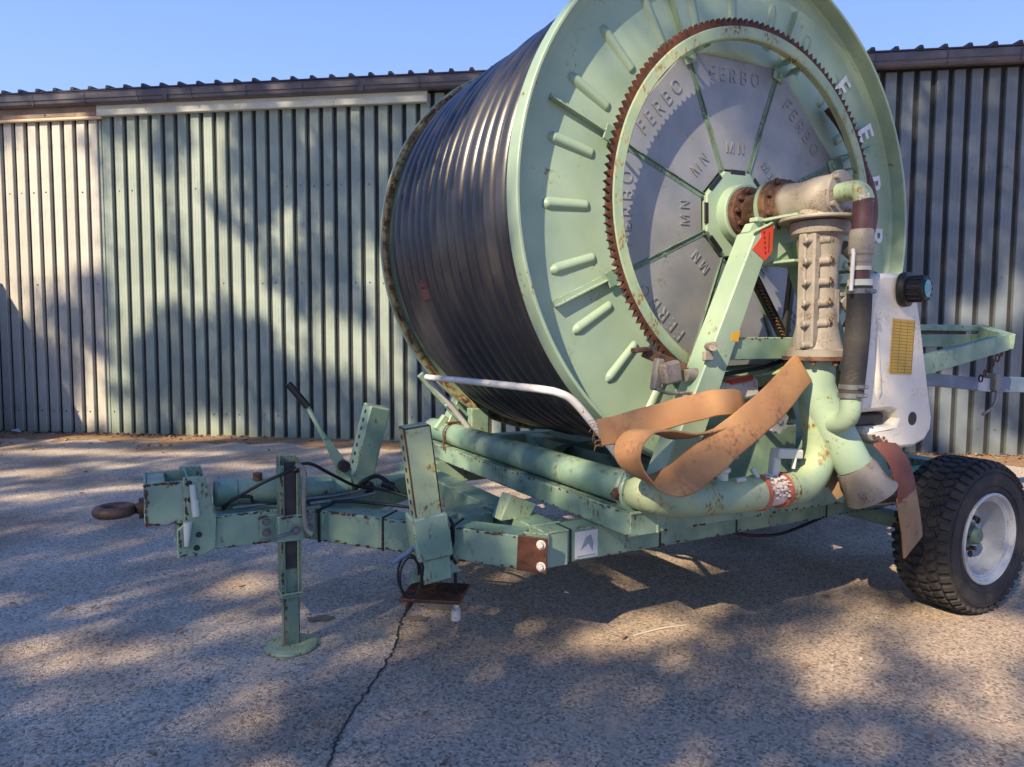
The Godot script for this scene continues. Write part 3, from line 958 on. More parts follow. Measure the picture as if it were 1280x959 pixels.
	b.tube(curve([Vector3(-1.50, 1.245, -1.25), Vector3(-1.49, 1.24, -1.30), Vector3(-1.42, 1.18, -1.34), Vector3(-1.05, 0.77, -1.40)], 6), 0.019, 12)
	part("winding_sensor_bar", b, M.white_tube, T)
	# strut under the far edge of the drum
	b = Mb.new()
	b.beam(Vector3(-1.36, 1.24, -1.78), Vector3(-0.90, 0.72, -1.72), 0.05, 0.05)
	b.span(Vector3(-1.0, 0.724, -1.75), Vector3(-0.86, 0.98, -1.66))
	part("guide_strut", b, g, T, e)
	b = Mb.new()
	b.box(Vector3(-1.14, 1.0, -1.70), Vector3(0.10, 0.05, 0.05), Basis(Vector3(0, 0, 1), -0.6), 0.004)
	b.box(Vector3(-1.22, 0.88, -1.72), Vector3(0.12, 0.05, 0.05), Basis(Vector3(0, 0, 1), 0.9), 0.004)
	part("guide_lug", b, M.green, T)
	# latch with pawl that rides on the toothed ring
	b = Mb.new()
	b.box(Vector3(-0.985, 1.345, 0.50), Vector3(0.10, 0.10, 0.05), Basis(Vector3(0, 0, 1), 0.2), 0.01)
	b.box(Vector3(-1.03, 1.335, 0.46), Vector3(0.05, 0.15, 0.04), Basis(Vector3(0, 0, 1), -0.15), 0.01)
	b.tube(curve([Vector3(-1.06, 1.27, 0.50), Vector3(-1.0, 1.25, 0.51), Vector3(-0.88, 1.25, 0.53)], 5), 0.008, 8)
	b.cyl(Vector3(-0.90, 1.33, 0.50), Vector3(-0.82, 1.335, 0.50), 0.03, 10)
	var latch := part("ring_latch", b, M.cast, T)
	b = Mb.new()
	b.beam(Vector3(-1.05, 1.44, 0.38), Vector3(-0.86, 1.36, 0.46), 0.03, 0.05)
	b.box(Vector3(-1.08, 1.45, 0.40), Vector3(0.09, 0.022, 0.05), Basis(Vector3(0, 0, 1), 0.08), 0.005)
	part("pawl", b, M.rust, latch)
	# hydraulic parts behind the post: arm, chain and box
	b = Mb.new()
	b.beam(Vector3(-0.37, 1.90, 0.36), Vector3(-0.06, 1.46, 0.38), 0.03, 0.055)
	b.beam(Vector3(-0.02, 1.88, 0.36), Vector3(-0.10, 1.46, 0.38), 0.03, 0.05)
	part("drive_arm", b, M.black, T)
	b = Mb.new()
	for k in 22:
		var f := k / 21.0
		b.box(Vector3(-0.355 + 0.26 * f, 1.86 - 0.37 * f, 0.385), Vector3(0.022, 0.010, 0.03), Basis(Vector3(0, 0, 1), -0.3), 0.003)
	part("drive_chain", b, M.rust, T)
	b = Mb.new()
	b.tube([Vector3(-0.70, 1.315, 0.45), Vector3(-0.35, 1.36, 0.48), Vector3(-0.2, 1.40, 0.50)], 0.012, 8)
	part("brake_line", b, M.black, T)
	b = Mb.new()
	b.span(Vector3(-0.74, 1.22, 0.30), Vector3(-0.60, 1.32, 0.42), 0.01)
	part("valve_block", b, M.black, T)
	b = Mb.new()
	b.box(Vector3(-0.46, 1.235, 0.34), Vector3(0.30, 0.10, 0.16), Basis(Vector3(0, 0, 1), 0.12), 0.015)
	var gb := part("gearbox", b, M.white_tube, T)
	b = Mb.new()
	b.box(Vector3(-0.44, 1.295, 0.40), Vector3(0.16, 0.025, 0.05), Basis(Vector3(0, 0, 1), 0.12), 0.006)
	part("red_rod", b, M.sticker_red, gb)
	b = Mb.new()
	b.span(Vector3(-0.75, 0.74, 0.10), Vector3(0.15, 1.02, 0.28), 0.01)
	part("gear_housing", b, g, T, e)
	b = Mb.new()
	var prof := PackedVector2Array()
	for k in 32:
		var r := 0.075 if k % 4 < 2 else 0.064
		prof.append(Vector2(r * cos(TAU * k / 32.0), r * sin(TAU * k / 32.0)))
	b.prism(prof, 0.0, 0.03, Transform3D(Basis.IDENTITY, Vector3(-0.21, 1.08, 0.43)), 0.002)
	b.cyl(Vector3(-0.21, 1.08, 0.25), Vector3(-0.21, 1.08, 0.47), 0.02, 12)
	part("hand_wheel", b, M.rim_grey, T)


func drum() -> void:
	var ax := Vector3(0, 0, 1)
	var b := Mb.new()
	# core
	b.lathe(AX + Vector3(0, 0, -1.72), ax, [Vector2(0.6, 0), Vector2(1.245, 0.0), Vector2(1.245, 1.85), Vector2(0.6, 1.85)], 64)
	b.lathe(AX + Vector3(0, 0, -2.1), ax, [Vector2(0, 0), Vector2(0.09, 0), Vector2(0.09, 2.2), Vector2(0, 2.2)], 20)
	var d := part("drum", b, M.green_worn, T)
	# near and far flange: rolled lip, shallow pressed sheet
	for side in 2:
		b = Mb.new()
		if side == 0:
			b.lathe(AX, ax, [Vector2(1.37, 0.135), Vector2(1.398, 0.145), Vector2(1.404, 0.155), Vector2(1.404, 0.246), Vector2(1.400, 0.25), Vector2(1.390, 0.25), Vector2(1.386, 0.246), Vector2(1.380, 0.168), Vector2(1.368, 0.152), Vector2(1.33, 0.146), Vector2(1.25, 0.150), Vector2(0.95, 0.155), Vector2(0.86, 0.155), Vector2(0.82, 0.13)], 160)
			b.lathe(AX, ax, [Vector2(0.8, 0.135), Vector2(1.37, 0.135)], 160)
		else:
			b.lathe(AX, ax, [Vector2(0.3, -1.765), Vector2(1.33, -1.765), Vector2(1.38, -1.74), Vector2(1.394, -1.728), Vector2(1.399, -1.732), Vector2(1.398, -1.752), Vector2(1.36, -1.772), Vector2(0.3, -1.785)], 120)
		var fl := part("flange", b, M.green, d)
	b = Mb.new()
	for k in 40:
		if rng.randf() < 0.75:
			var a := TAU * k / 40.0 + rng.randf() * 0.1
			var e := Vector3(cos(a), sin(a), 0)
			b.box(AX + e * 1.374 + Vector3(0, 0, -1.722), Vector3(0.018, 0.03 + rng.randf() * 0.08, 0.010), Basis(e, Vector3(-e.y, e.x, 0), Vector3(0, 0, 1)), 0.004)
	part("rust_flake", b, M.rust, d)
	b = Mb.new()
	b.lathe(AX, ax, [Vector2(1.34, -1.735), Vector2(1.368, -1.722), Vector2(1.388, -1.722), Vector2(1.392, -1.726)], 120)
	part("rusty_edge", b, M.edge_rust, d)
	# pressed ribs, three between each pair of flat bars
	var rib := Mb.new()
	var sec := [[-0.033, 0.0], [-0.022, 0.012], [-0.014, 0.0155], [0.0, 0.0165], [0.014, 0.0155], [0.022, 0.012], [0.033, 0.0]]
	var lon := [[0.948, 0.0], [0.956, 0.85], [0.972, 1.0], [1.180, 1.0], [1.200, 0.7], [1.222, 0.0]]
	for i in lon.size() - 1:
		for k in sec.size() - 1:
			var q: Array[Vector3] = []
			var nn: Array[Vector3] = []
			for w in [[i, k], [i + 1, k], [i + 1, k + 1], [i, k + 1]]:
				var l: Array = lon[w[0]]
				var c: Array = sec[w[1]]
				q.append(Vector3(l[0], c[0] * (0.55 + 0.45 * l[1]), 0.1485 + c[1] * l[1]))
				var sl := 0.0 if w[0] in [2, 3] else (-0.8 if w[0] < 2 else 0.8)
				nn.append(Vector3(sl, c[0] / 0.026, 0.8).normalized())
			rib.quadn(q[0], q[1], q[2], q[3], nn[0], nn[1], nn[2], nn[3])
	var rib_mesh := rib.done(M.green)
	var bar := Mb.new()
	bar.span(Vector3(0.925, -0.004, 0.150), Vector3(1.26, 0.004, 0.185), 0.002)
	bar.span(Vector3(0.925, -0.028, 0.150), Vector3(1.26, 0.004, 0.158), 0.002)
	bar.bolt(Vector3(1.21, -0.004, 0.170), Vector3(0, -1, 0), 0.007)
	var bar_mesh := bar.done(M.green, M.green_edge)
	var A0 := 24.5
	for k in 8:
		for q in [-15.0, 0.0, 15.0]:
			var a := deg_to_rad(A0 + 22.5 + 45.0 * k + q)
			share("pressed_rib", rib_mesh, d, Transform3D(Basis(Vector3(0, 0, 1), a), AX))
		share("flat_bar", bar_mesh, d, Transform3D(Basis(Vector3(0, 0, 1), deg_to_rad(A0 + 45.0 * k)), AX))
	# letters painted round the flange
	var words := "FERBO"
	for k in 5:
		b = Mb.new()
		var a := deg_to_rad(44.0 - 14.9 * k)
		var e := Vector3(cos(a), sin(a), 0)
		var zz := 0.1585 if k != 1 else 0.1875
		text(b, words[k], 0.135, 0.003, Transform3D(Basis(Vector3(e.y, -e.x, 0), e, Vector3(0, 0, 1)), AX + e * (1.205 if k < 2 else 1.225) + Vector3(0, 0, zz)), true)
		part("letter", b, M.white_letter, d)
	# dish: eight sheets with raised lettering, spokes between them
	b = Mb.new()
	b.lathe(AX, ax, [Vector2(0.05, 0.13), Vector2(0.84, 0.13)], 64)
	part("dish_back", b, M.black, d)
	for k in 8:
		b = Mb.new()
		var a := deg_to_rad(A0 + 22.5 + 45.0 * k)
		var t := Transform3D(Basis(Vector3(0, 0, 1), a - PI / 2), AX)
		b.xf = t
		var half := tan(PI / 8)
		var sheet := PackedVector2Array([Vector2(-0.242 * half + 0.008, 0.242), Vector2(0.242 * half - 0.008, 0.242), Vector2(0.822 * half - 0.004, 0.822), Vector2(-0.822 * half + 0.004, 0.822)])
		b.prism(sheet, 0.155, 0.170, Transform3D.IDENTITY, 0.003)
		text(b, "F E R B O", 0.068, 0.007, Transform3D(Basis.IDENTITY, Vector3(0, 0.735, 0.172)))
		text(b, "M N", 0.055, 0.007, Transform3D(Basis.IDENTITY, Vector3(0, 0.36, 0.172)))
		part("dish_panel", b, M.galvanised, d)
	var spoke := Mb.new()
	spoke.span(Vector3(0.20, -0.004, 0.150), Vector3(0.90, 0.020, 0.1725), 0.001)
	spoke.span(Vector3(0.20, -0.009, 0.150), Vector3(0.90, -0.004, 0.180), 0.001)
	for r in [0.26, 0.55]:
		spoke.bolt(Vector3(r, 0.010, 0.1725), Vector3(0, 0, 1), 0.006)
	var spoke_mesh := spoke.done(M.green_dirty, M.green_dirty)
	var bracket := Mb.new()
	bracket.span(Vector3(0.82, -0.04, 0.174), Vector3(0.94, 0.04, 0.184), 0.003)
	bracket.span(Vector3(0.86, -0.045, 0.184), Vector3(0.90, -0.038, 0.293), 0.002)
	bracket.span(Vector3(0.86, 0.038, 0.184), Vector3(0.90, 0.045, 0.293), 0.002)
	bracket.bolt(Vector3(0.845, 0.0, 0.184), Vector3(0, 0, 1), 0.012)
	var bracket_mesh := bracket.done(M.green_worn, M.green_edge)
	for k in 8:
		var t := Transform3D(Basis(Vector3(0, 0, 1), deg_to_rad(A0 + 45.0 * k)), AX)
		share("spoke", spoke_mesh, d, t)
		share("ring_bracket", bracket_mesh, d, t)
	# toothed ring on its carrier
	b = Mb.new()
	var teeth := 156
	for k in teeth:
		var q := []
		for w in [[0.0, 0.943], [0.5, 0.975], [1.0, 0.943]]:
			var a: float = TAU * (k + w[0]) / teeth
			q.append(Vector3(cos(a), sin(a), 0) * w[1])
		var i0 := Vector3(q[0].x, q[0].y, 0) * (0.930 / 0.943)
		var i1 := Vector3(q[2].x, q[2].y, 0) * (0.930 / 0.943)
		for z in [0.292, 0.316]:
			var nn := Vector3(0, 0, 1 if z > 0.305 else -1)
			var o := AX + Vector3(0, 0, z)
			b.tri(o + q[0], o + q[1], o + q[2], nn, nn, nn)
			b.quad(o + i0, o + q[0], o + q[2], o + i1, nn)
		for w in [[0, 1], [1, 2]]:
			var p0: Vector3 = q[w[0]]
			var p1: Vector3 = q[w[1]]
			var dd := p1 - p0
			var nn := Vector3(dd.y, -dd.x, 0).normalized()
			if nn.dot(p0) < 0: nn = -nn
			b.quad(AX + p0 + Vector3(0, 0, 0.292), AX + p1 + Vector3(0, 0, 0.292), AX + p1 + Vector3(0, 0, 0.316), AX + p0 + Vector3(0, 0, 0.316), nn)
	part("toothed_ring", b, M.rust_red, d)
	b = Mb.new()
	b.lathe(AX, ax, [Vector2(0.872, 0.282), Vector2(0.932, 0.282), Vector2(0.932, 0.319), Vector2(0.926, 0.322), Vector2(0.878, 0.322), Vector2(0.872, 0.316), Vector2(0.872, 0.282)], 128)
	part("ring_carrier", b, M.green_rusty, d)
	# hub
	b = Mb.new()
	var oct := PackedVector2Array()
	for k in 8:
		var a := deg_to_rad(A0 + 45.0 * k)
		oct.append(Vector2(cos(a), sin(a)) * 0.246)
	b.prism(oct, 0.13, 0.192, Transform3D(Basis.IDENTITY, AX), 0.006)
	b.lathe(AX, ax, [Vector2(0.158, 0.19), Vector2(0.158, 0.245), Vector2(0.150, 0.252), Vector2(0.138, 0.252), Vector2(0.138, 0.20)], 40)
	var hub := part("hub_plate", b, M.green, d, M.green_edge)
	for k in 8:
		b = Mb.new()
		b.xf = Transform3D(Basis(Vector3(0, 0, 1), deg_to_rad(A0 + 22.5 + 45.0 * k) - PI / 2), AX)
		b.span(Vector3(-0.055, 0.214, 0.185), Vector3(0.055, 0.240, 0.1935), 0.002)
		part("hub_slot", b, M.black, d)
	b = Mb.new()
	b.lathe(AX, ax, [Vector2(0, 0.2), Vector2(0.136, 0.2), Vector2(0.136, 0.275), Vector2(0.128, 0.285), Vector2(0.09, 0.288), Vector2(0.088, 0.44)], 36)
	for k in 10:
		var a := TAU * k / 10.0
		b.bolt(AX + Vector3(cos(a) * 0.112, sin(a) * 0.112, 0.284), ax, 0.014, 0.02)
	part("hub_bearing", b, M.rust, d)
	# flanged swivel pipe to the turbine
	b = Mb.new()
	b.lathe(AX, ax, [Vector2(0.088, 0.43), Vector2(0.142, 0.43), Vector2(0.142, 0.452), Vector2(0.088, 0.452)], 32)
	var sw := part("swivel_flange", b, M.green_rusty, T)
	b = Mb.new()
	b.lathe(AX, ax, [Vector2(0.11, 0.452), Vector2(0.136, 0.452), Vector2(0.136, 0.49), Vector2(0.11, 0.495), Vector2(0.11, 0.53), Vector2(0.10, 0.535)], 32)
	for k in 8:
		var a := TAU * (k + 0.5) / 8.0
		b.bolt(AX + Vector3(cos(a) * 0.122, sin(a) * 0.122, 0.49), ax, 0.014, 0.02)
		b.bolt(AX + Vector3(cos(a) * 0.122, sin(a) * 0.122, 0.43), -ax, 0.012, 0.02)
	part("swivel_seal", b, M.rust, sw)


func hose_winding() -> void:
	var w := Node3D.new()
	w.name = "hose_winding"
	T.add_child(w, true)
	var count := 15
	for i in count:
		var b := Mb.new()
		var z := 0.072 - (1.74 / (count - 1)) * i
		var wob := rng.randf_range(-0.003, 0.003)
		var base := 1.300 + wob
		if i == count - 1: base -= 0.03
		if i == count - 2: z -= 0.004
		if i == 9: base += 0.006
		var ph := rng.randf() * TAU
		var rows := 10
		for k in 112:
			for j in rows:
				var q: Array[Vector3] = []
				var nn: Array[Vector3] = []
				for c in [[k, j], [k + 1, j], [k + 1, j + 1], [k, j + 1]]:
					var a: float = TAU * c[0] / 112.0
					var p: float = TAU * c[1] / rows
					var r := base + 0.0015 * sin(a * 2.0 + ph) + 0.0600 * cos(p)
					var e := Vector3(cos(a), sin(a), 0)
					q.append(AX + e * r + Vector3(0, 0, z + 0.002 * sin(a * 3.0 + ph) + 0.0605 * sin(p)))
					nn.append(e * cos(p) + Vector3(0, 0, sin(p)))
				b.quadn(q[0], q[1], q[2], q[3], nn[0], nn[1], nn[2], nn[3])
		part("hose_coil", b, M.hose, w)
	# taped splice on one of the coils
	var b := Mb.new()
	var zc := 0.072 - (1.74 / (count - 1)) * 10
	for s in [[193.0, 195.2], [195.6, 198.6]]:
		var pts := []
		for k in 7:
			var a := deg_to_rad(lerpf(s[0], s[1], k / 6.0))
			pts.append(AX + Vector3(cos(a), sin(a), 0) * 1.302 + Vector3(0, 0, zc))
		b.tube(pts, 0.0655, 20)
	part("splice_tape", b, M.purple_hose, w)


func water_pipes() -> void:
	var b := Mb.new()
	var z := 0.70
	# along the front beam, round the corner, along the side to the riser
	b.tube(curve([Vector3(-1.17, 0.808, -2.0), Vector3(-1.17, 0.808, -1.0), Vector3(-1.17, 0.806, 0.30), Vector3(-1.17, 0.806, 0.44)], 6), 0.078, 24)
	var p := part("water_pipe", b, M.green_worn, T)
	b = Mb.new()
	for q in [0.445, 0.475]:
		b.lathe(Vector3(-1.17, 0.806, q), Vector3(0.12, 0, 1), [Vector2(0.07, 0), Vector2(0.098, 0), Vector2(0.102, 0.006), Vector2(0.102, 0.016), Vector2(0.098, 0.022), Vector2(0.07, 0.022)], 32)
	part("pipe_clamp", b, M.green, p)
	b = Mb.new()
	b.bolt(Vector3(-1.265, 0.80, 0.48), Vector3(-1, 0, 0.3), 0.018, 0.03)
	b.bolt(Vector3(-1.20, 0.705, 0.49), Vector3(-0.5, -1, 0.5), 0.016, 0.03)
	part("clamp_bolt", b, M.rust, p)
	b = Mb.new()
	for zz in [-1.62, -1.58]:
		b.lathe(Vector3(-1.17, 0.808, zz), Vector3(0, 0, 1), [Vector2(0.079, 0), Vector2(0.083, 0), Vector2(0.083, 0.012), Vector2(0.079, 0.012)], 24)
	b.tube([Vector3(-1.25, 0.84, -1.57), Vector3(-1.262, 0.78, -1.57), Vector3(-1.262, 0.70, -1.57)], 0.008, 8)
	b.box(Vector3(-1.17, 0.895, -1.60), Vector3(0.12, 0.012, 0.035), Basis.IDENTITY, 0.003)
	part("pipe_strap", b, M.rust, p)
	b = Mb.new()
	b.tube(curve([Vector3(-1.17, 0.806, 0.495), Vector3(-1.15, 0.802, 0.60), Vector3(-1.05, 0.795, 0.68), Vector3(-0.90, 0.79, z), Vector3(-0.75, 0.785, z), Vector3(-0.62, 0.783, z)], 8), 0.080, 24)
	part("pipe_bend", b, M.green_rusty, T)
	b = Mb.new()
	b.tube([Vector3(-0.62, 0.783, z), Vector3(-0.47, 0.782, z)], 0.070, 20)
	var cp := part("pipe_coupling", b, M.sealant, T)
	for q in [-0.615, -0.475]:
		b = Mb.new()
		b.lathe(Vector3(q, 0.783, z), Vector3(1, 0, 0), [Vector2(0.07, -0.014), Vector2(0.086, -0.012), Vector2(0.086, 0.012), Vector2(0.07, 0.014)], 24)
		part("red_band", b, M.red_band, cp)
	b = Mb.new()
	for k in 90:
		var a := rng.randf_range(-0.4, 2.6)
		var r := 0.070 + rng.randf() * 0.014
		b.ball(Vector3(rng.randf_range(-0.60, -0.485), 0.783 + sin(a) * r, z + cos(a) * r), Vector3(rng.randf_range(0.006, 0.016), rng.randf_range(0.004, 0.009), rng.randf_range(0.006, 0.014)), 6, 4)
	part("sealing_foam", b, M.sealant, cp)
	b = Mb.new()
	b.tube(curve([Vector3(-0.46, 0.783, z), Vector3(-0.36, 0.785, z), Vector3(-0.27, 0.815, z), Vector3(-0.21, 0.89, z), Vector3(-0.195, 0.98, z), Vector3(-0.21, 1.08, z), Vector3(-0.235, 1.20, z), Vector3(-0.245, 1.30, z), Vector3(-0.245, 1.405, z)], 8), 0.080, 24)
	var riser := part("pipe_elbow", b, M.green_rusty, T)
	b = Mb.new()
	b.tube([Vector3(-0.245, 1.42, z), Vector3(-0.245, 1.28, z), Vector3(-0.22, 1.18, 0.72), Vector3(-0.125, 0.95, 0.80), Vector3(-0.10, 0.88, 0.83)], [0.092, 0.094, 0.094, 0.088, 0.086], 24)
	part("riser", b, M.green, T)
	b = Mb.new()
	b.tube([Vector3(-0.103, 0.885, 0.828), Vector3(-0.095, 0.87, 0.835), Vector3(-0.06, 0.80, 0.858), Vector3(-0.04, 0.765, 0.87), Vector3(-0.032, 0.75, 0.875)], [0.09, 0.098, 0.106, 0.128, 0.128], 28)
	part("outlet_cap", b, M.cast, T)
	b = Mb.new()
	b.lathe(Vector3(-0.245, 1.402, z), Vector3.UP, [Vector2(0.08, 0), Vector2(0.155, 0), Vector2(0.155, 0.018), Vector2(0.08, 0.018)], 36)
	for k in 8:
		var a := TAU * k / 8.0 + 0.2
		b.bolt(Vector3(-0.245 + cos(a) * 0.13, 1.402, z + sin(a) * 0.13), Vector3.DOWN, 0.013, 0.02)
	part("riser_flange", b, M.rust, T)
	# small stubs on top of the pipe
	b = Mb.new()
	b.cyl(Vector3(-0.845, 0.86, z), Vector3(-0.845, 0.96, z), 0.026, 14)
	b.lathe(Vector3(-0.845, 0.90, z), Vector3.UP, [Vector2(0.03, 0), Vector2(0.036, 0.004), Vector2(0.036, 0.018), Vector2(0.03, 0.022)], 14)
	b.lathe(Vector3(-0.865, 0.98, z + 0.005), Vector3(0.85, 0.5, 0.35), [Vector2(0.02, 0), Vector2(0.042, 0.01), Vector2(0.046, 0.05), Vector2(0.052, 0.06), Vector2(0.046, 0.062), Vector2(0.03, 0.03), Vector2(0, 0.03)], 18)
	part("drain_stub", b, M.pale_stub, T)
	b = Mb.new()
	b.box(Vector3(-0.50, 0.905, z - 0.01), Vector3(0.045, 0.13, 0.04), Basis(Vector3(0, 0, 1), -0.1), 0.006)
	b.box(Vector3(-0.43, 0.955, z), Vector3(0.17, 0.045, 0.06), Basis(Vector3(0, 0, 1), -0.1), 0.006)
	b.box(Vector3(-0.40, 0.91, z + 0.02), Vector3(0.012, 0.06, 0.02), Basis(Vector3(0, 0, 1), -0.2), 0.003)
	b.cyl(Vector3(-0.80, 0.865, z + 0.04), Vector3(-0.755, 0.87, z + 0.05), 0.012, 8)
	b.cyl(Vector3(-0.66, 0.90, z), Vector3(-0.64, 0.86, z + 0.02), 0.012, 8)
	part("pressure_switch", b, M.pale_stub, T)


func turbine() -> void:
	var z := 0.70
	var c := Vector3(-0.245, 0, z)
	var b := Mb.new()
	# ribbed upright casing in two halves
	b.lathe(c + Vector3(0, 1.42, 0), Vector3.UP, [Vector2(0.0, 0), Vector2(0.142, 0), Vector2(0.142, 0.03), Vector2(0.122, 0.035), Vector2(0.112, 0.07), Vector2(0.096, 0.14), Vector2(0.088, 0.30), Vector2(0.090, 0.44), Vector2(0.10, 0.53), Vector2(0.112, 0.575), Vector2(0.134, 0.585), Vector2(0.138, 0.61), Vector2(0.134, 0.64), Vector2(0.10, 0.645), Vector2(0, 0.645)], 36, false)
	b.span(c + Vector3(-0.135, 1.45, -0.012), c + Vector3(-0.085, 2.0, 0.03), 0.006)
	b.span(c + Vector3(0.07, 1.47, -0.03), c + Vector3(0.145, 1.78, 0.02), 0.012)
	b.span(c + Vector3(-0.120, 1.46, 0.022), c + Vector3(-0.074, 2.0, 0.070), 0.008)
	var t := part("turbine_housing", b, M.cast, T)
	for k in 6:
		var y := 1.475 + 0.098 * k
		b = Mb.new()
		b.cyl(c + Vector3(-0.152, y, 0.036), c + Vector3(-0.085, y + 0.002, 0.050), 0.017, 12, 0.005)
		b.cyl(c + Vector3(-0.078, y + 0.002, 0.056), c + Vector3(-0.036, y + 0.006, 0.086), 0.020, 12, 0.005)
		part("casting_lug", b, M.cast, t)
	b = Mb.new()
	for k in 6:
		var y := 1.478 + 0.098 * k
		b.bolt(c + Vector3(-0.030, y + 0.006, 0.088), Vector3(1, 0.05, 0.45), 0.011, 0.012)
	part("bolt", b, M.rust, t)
	b = Mb.new()
	b.box(c + Vector3(0.03, 1.66, 0.083), Vector3(0.03, 0.16, 0.012), Basis(Vector3(0, 0, 1), 0.03), 0.004)
	for k in 4:
		b.box(c + Vector3(0.058, 1.60 + 0.04 * k, 0.066), Vector3(0.02, 0.018, 0.012), Basis(Vector3.UP, 0.5), 0.003)
	part("cast_mark", b, M.cast, t)
	# top plate and elbow towards the hub
	b = Mb.new()
	b.lathe(c + Vector3(0, 2.066, 0), Vector3.UP, [Vector2(0.0, 0), Vector2(0.19, 0), Vector2(0.192, 0.006), Vector2(0.19, 0.014), Vector2(0.0, 0.014)], 36)
	part("top_plate", b, M.cast, t)
	b = Mb.new()
	b.lathe(c + Vector3(0, 2.081, 0), Vector3.UP, [Vector2(0, 0), Vector2(0.125, 0), Vector2(0.105, 0.02), Vector2(0.095, 0.08), Vector2(0.085, 0.15), Vector2(0.0, 0.19)], 32, true)
	b.lathe(AX, Vector3(0, 0, 1), [Vector2(0, 0.53), Vector2(0.105, 0.53), Vector2(0.10, 0.56), Vector2(0.092, 0.62), Vector2(0.102, 0.70), Vector2(0.10, 0.79), Vector2(0.0, 0.795)], 32, true)
	part("inlet_elbow", b, M.cast, t)
	b = Mb.new()
	b.lathe(AX + Vector3(0, 0.005, 0), Vector3(0.05, 0, 1), [Vector2(0, 0.785), Vector2(0.112, 0.785), Vector2(0.116, 0.79), Vector2(0.116, 0.80), Vector2(0.11, 0.806), Vector2(0.0, 0.806)], 36)
	for k in 4:
		var a := TAU * k / 4.0 + 0.6
		b.bolt(AX + Vector3(cos(a) * 0.092 + 0.03, sin(a) * 0.092 + 0.005, 0.805), Vector3(0, 0, 1), 0.014, 0.02)
	part("elbow_flange", b, M.cast, t)
	# bypass: green stub, purple hose, valve, black hose
	b = Mb.new()
	b.tube(curve([Vector3(-0.255, 2.185, 0.80), Vector3(-0.255, 2.185, 0.86), Vector3(-0.255, 2.18, 0.90), Vector3(-0.252, 2.155, 0.925), Vector3(-0.250, 2.13, 0.93)], 6), 0.044, 20)
	var by := part("bypass_stub", b, M.green_rusty, T)
	b = Mb.new()
	for k in 26:
		var a := rng.randf() * TAU
		b.ball(Vector3(-0.252 + cos(a) * 0.042, 2.135 + rng.randf_range(-0.010, 0.025), 0.925 + sin(a) * 0.042), Vector3.ONE * rng.randf_range(0.006, 0.010), 6, 4)
	part("sealing_foam", b, M.sealant, by)
	b = Mb.new()
	b.tube([Vector3(-0.250, 2.135, 0.93), Vector3(-0.252, 2.115, 0.93), Vector3(-0.254, 1.995, 0.93)], [0.040, 0.043, 0.044], 24)
	part("purple_hose", b, M.purple_hose, T)
	b = Mb.new()
	b.tube([Vector3(-0.254, 1.85, 0.93), Vector3(-0.254, 1.77, 0.93)], 0.040, 24)
	part("purple_hose", b, M.purple_hose, T)
	b = Mb.new()
	b.lathe(Vector3(-0.254, 1.86, 0.93), Vector3.UP, [Vector2(0.038, -0.035), Vector2(0.044, -0.03), Vector2(0.044, -0.012), Vector2(0.047, -0.008), Vector2(0.047, 0.02), Vector2(0.053, 0.03), Vector2(0.053, 0.11), Vector2(0.051, 0.135), Vector2(0.044, 0.14)], 28)
	var valve := part("bypass_valve", b, M.cast, T)
	b = Mb.new()
	b.tube(curve([Vector3(-0.305, 1.90, 0.93), Vector3(-0.325, 1.90, 0.94), Vector3(-0.335, 1.87, 0.95), Vector3(-0.342, 1.74, 0.95), Vector3(-0.342, 1.72, 0.95)], 5), 0.009, 8)
	part("valve_handle", b, M.white_tube, valve)
	b = Mb.new()
	b.lathe(Vector3(-0.254, 1.815, 0.93), Vector3.UP, [Vector2(0.038, 0.0), Vector2(0.0455, 0.0), Vector2(0.0455, 0.018), Vector2(0.038, 0.018)], 24)
	part("valve_band", b, M.fascia_cream, valve)
	b = Mb.new()
	b.lathe(Vector3(-0.254, 1.745, 0.93), Vector3.UP, [Vector2(0.035, 0.0), Vector2(0.053, 0.0), Vector2(0.053, 0.028), Vector2(0.035, 0.03)], 24)
	part("pipe_end", b, M.pale_stub, T)
	b = Mb.new()
	b.tube(curve([Vector3(-0.254, 1.745, 0.93), Vector3(-0.256, 1.60, 0.93), Vector3(-0.262, 1.42, 0.925), Vector3(-0.270, 1.24, 0.915)], 5), 0.0535, 26)
	var bh := part("black_hose", b, M.rubber, T)
	for q in [[1.72, 0.93, -0.254], [1.285, 0.917, -0.268], [1.245, 0.915, -0.27]]:
		b = Mb.new()
		b.lathe(Vector3(q[2], q[0], q[1]), Vector3.UP, [Vector2(0.05, -0.011), Vector2(0.0565, -0.011), Vector2(0.0565, 0.011), Vector2(0.05, 0.011)], 28)
		b.box(Vector3(q[2] + 0.045, q[0], q[1] + 0.04), Vector3(0.04, 0.018, 0.02), Basis(Vector3.UP, 0.7), 0.004)
		b.cyl(Vector3(q[2] - 0.03, q[0], q[1] + 0.052), Vector3(q[2] - 0.005, q[0], q[1] + 0.058), 0.008, 8)
		part("hose_clamp", b, M.steel, bh)
	b = Mb.new()
	b.tube(curve([Vector3(-0.270, 1.24, 0.915), Vector3(-0.265, 1.17, 0.91), Vector3(-0.250, 1.12, 0.87), Vector3(-0.230, 1.10, 0.80)], 6), 0.047, 20)
	part("bypass_elbow", b, M.green, T)
	# brown hose that comes out of the drum behind the toothed ring
	b = Mb.new()
	b.tube(curve([Vector3(0.44, 2.86, 0.20), Vector3(0.53, 2.74, 0.24), Vector3(0.60, 2.61, 0.26), Vector3(0.66, 2.50, 0.27), Vector3(0.71, 2.40, 0.28), Vector3(0.73, 2.25, 0.29), Vector3(0.72, 2.08, 0.27)], 8), 0.036, 12)
	part("control_hose", b, M.purple_hose, T)
	b = Mb.new()
	b.cyl(Vector3(0.02, 1.90, 0.72), Vector3(0.10, 1.72, 0.74), 0.05, 14)
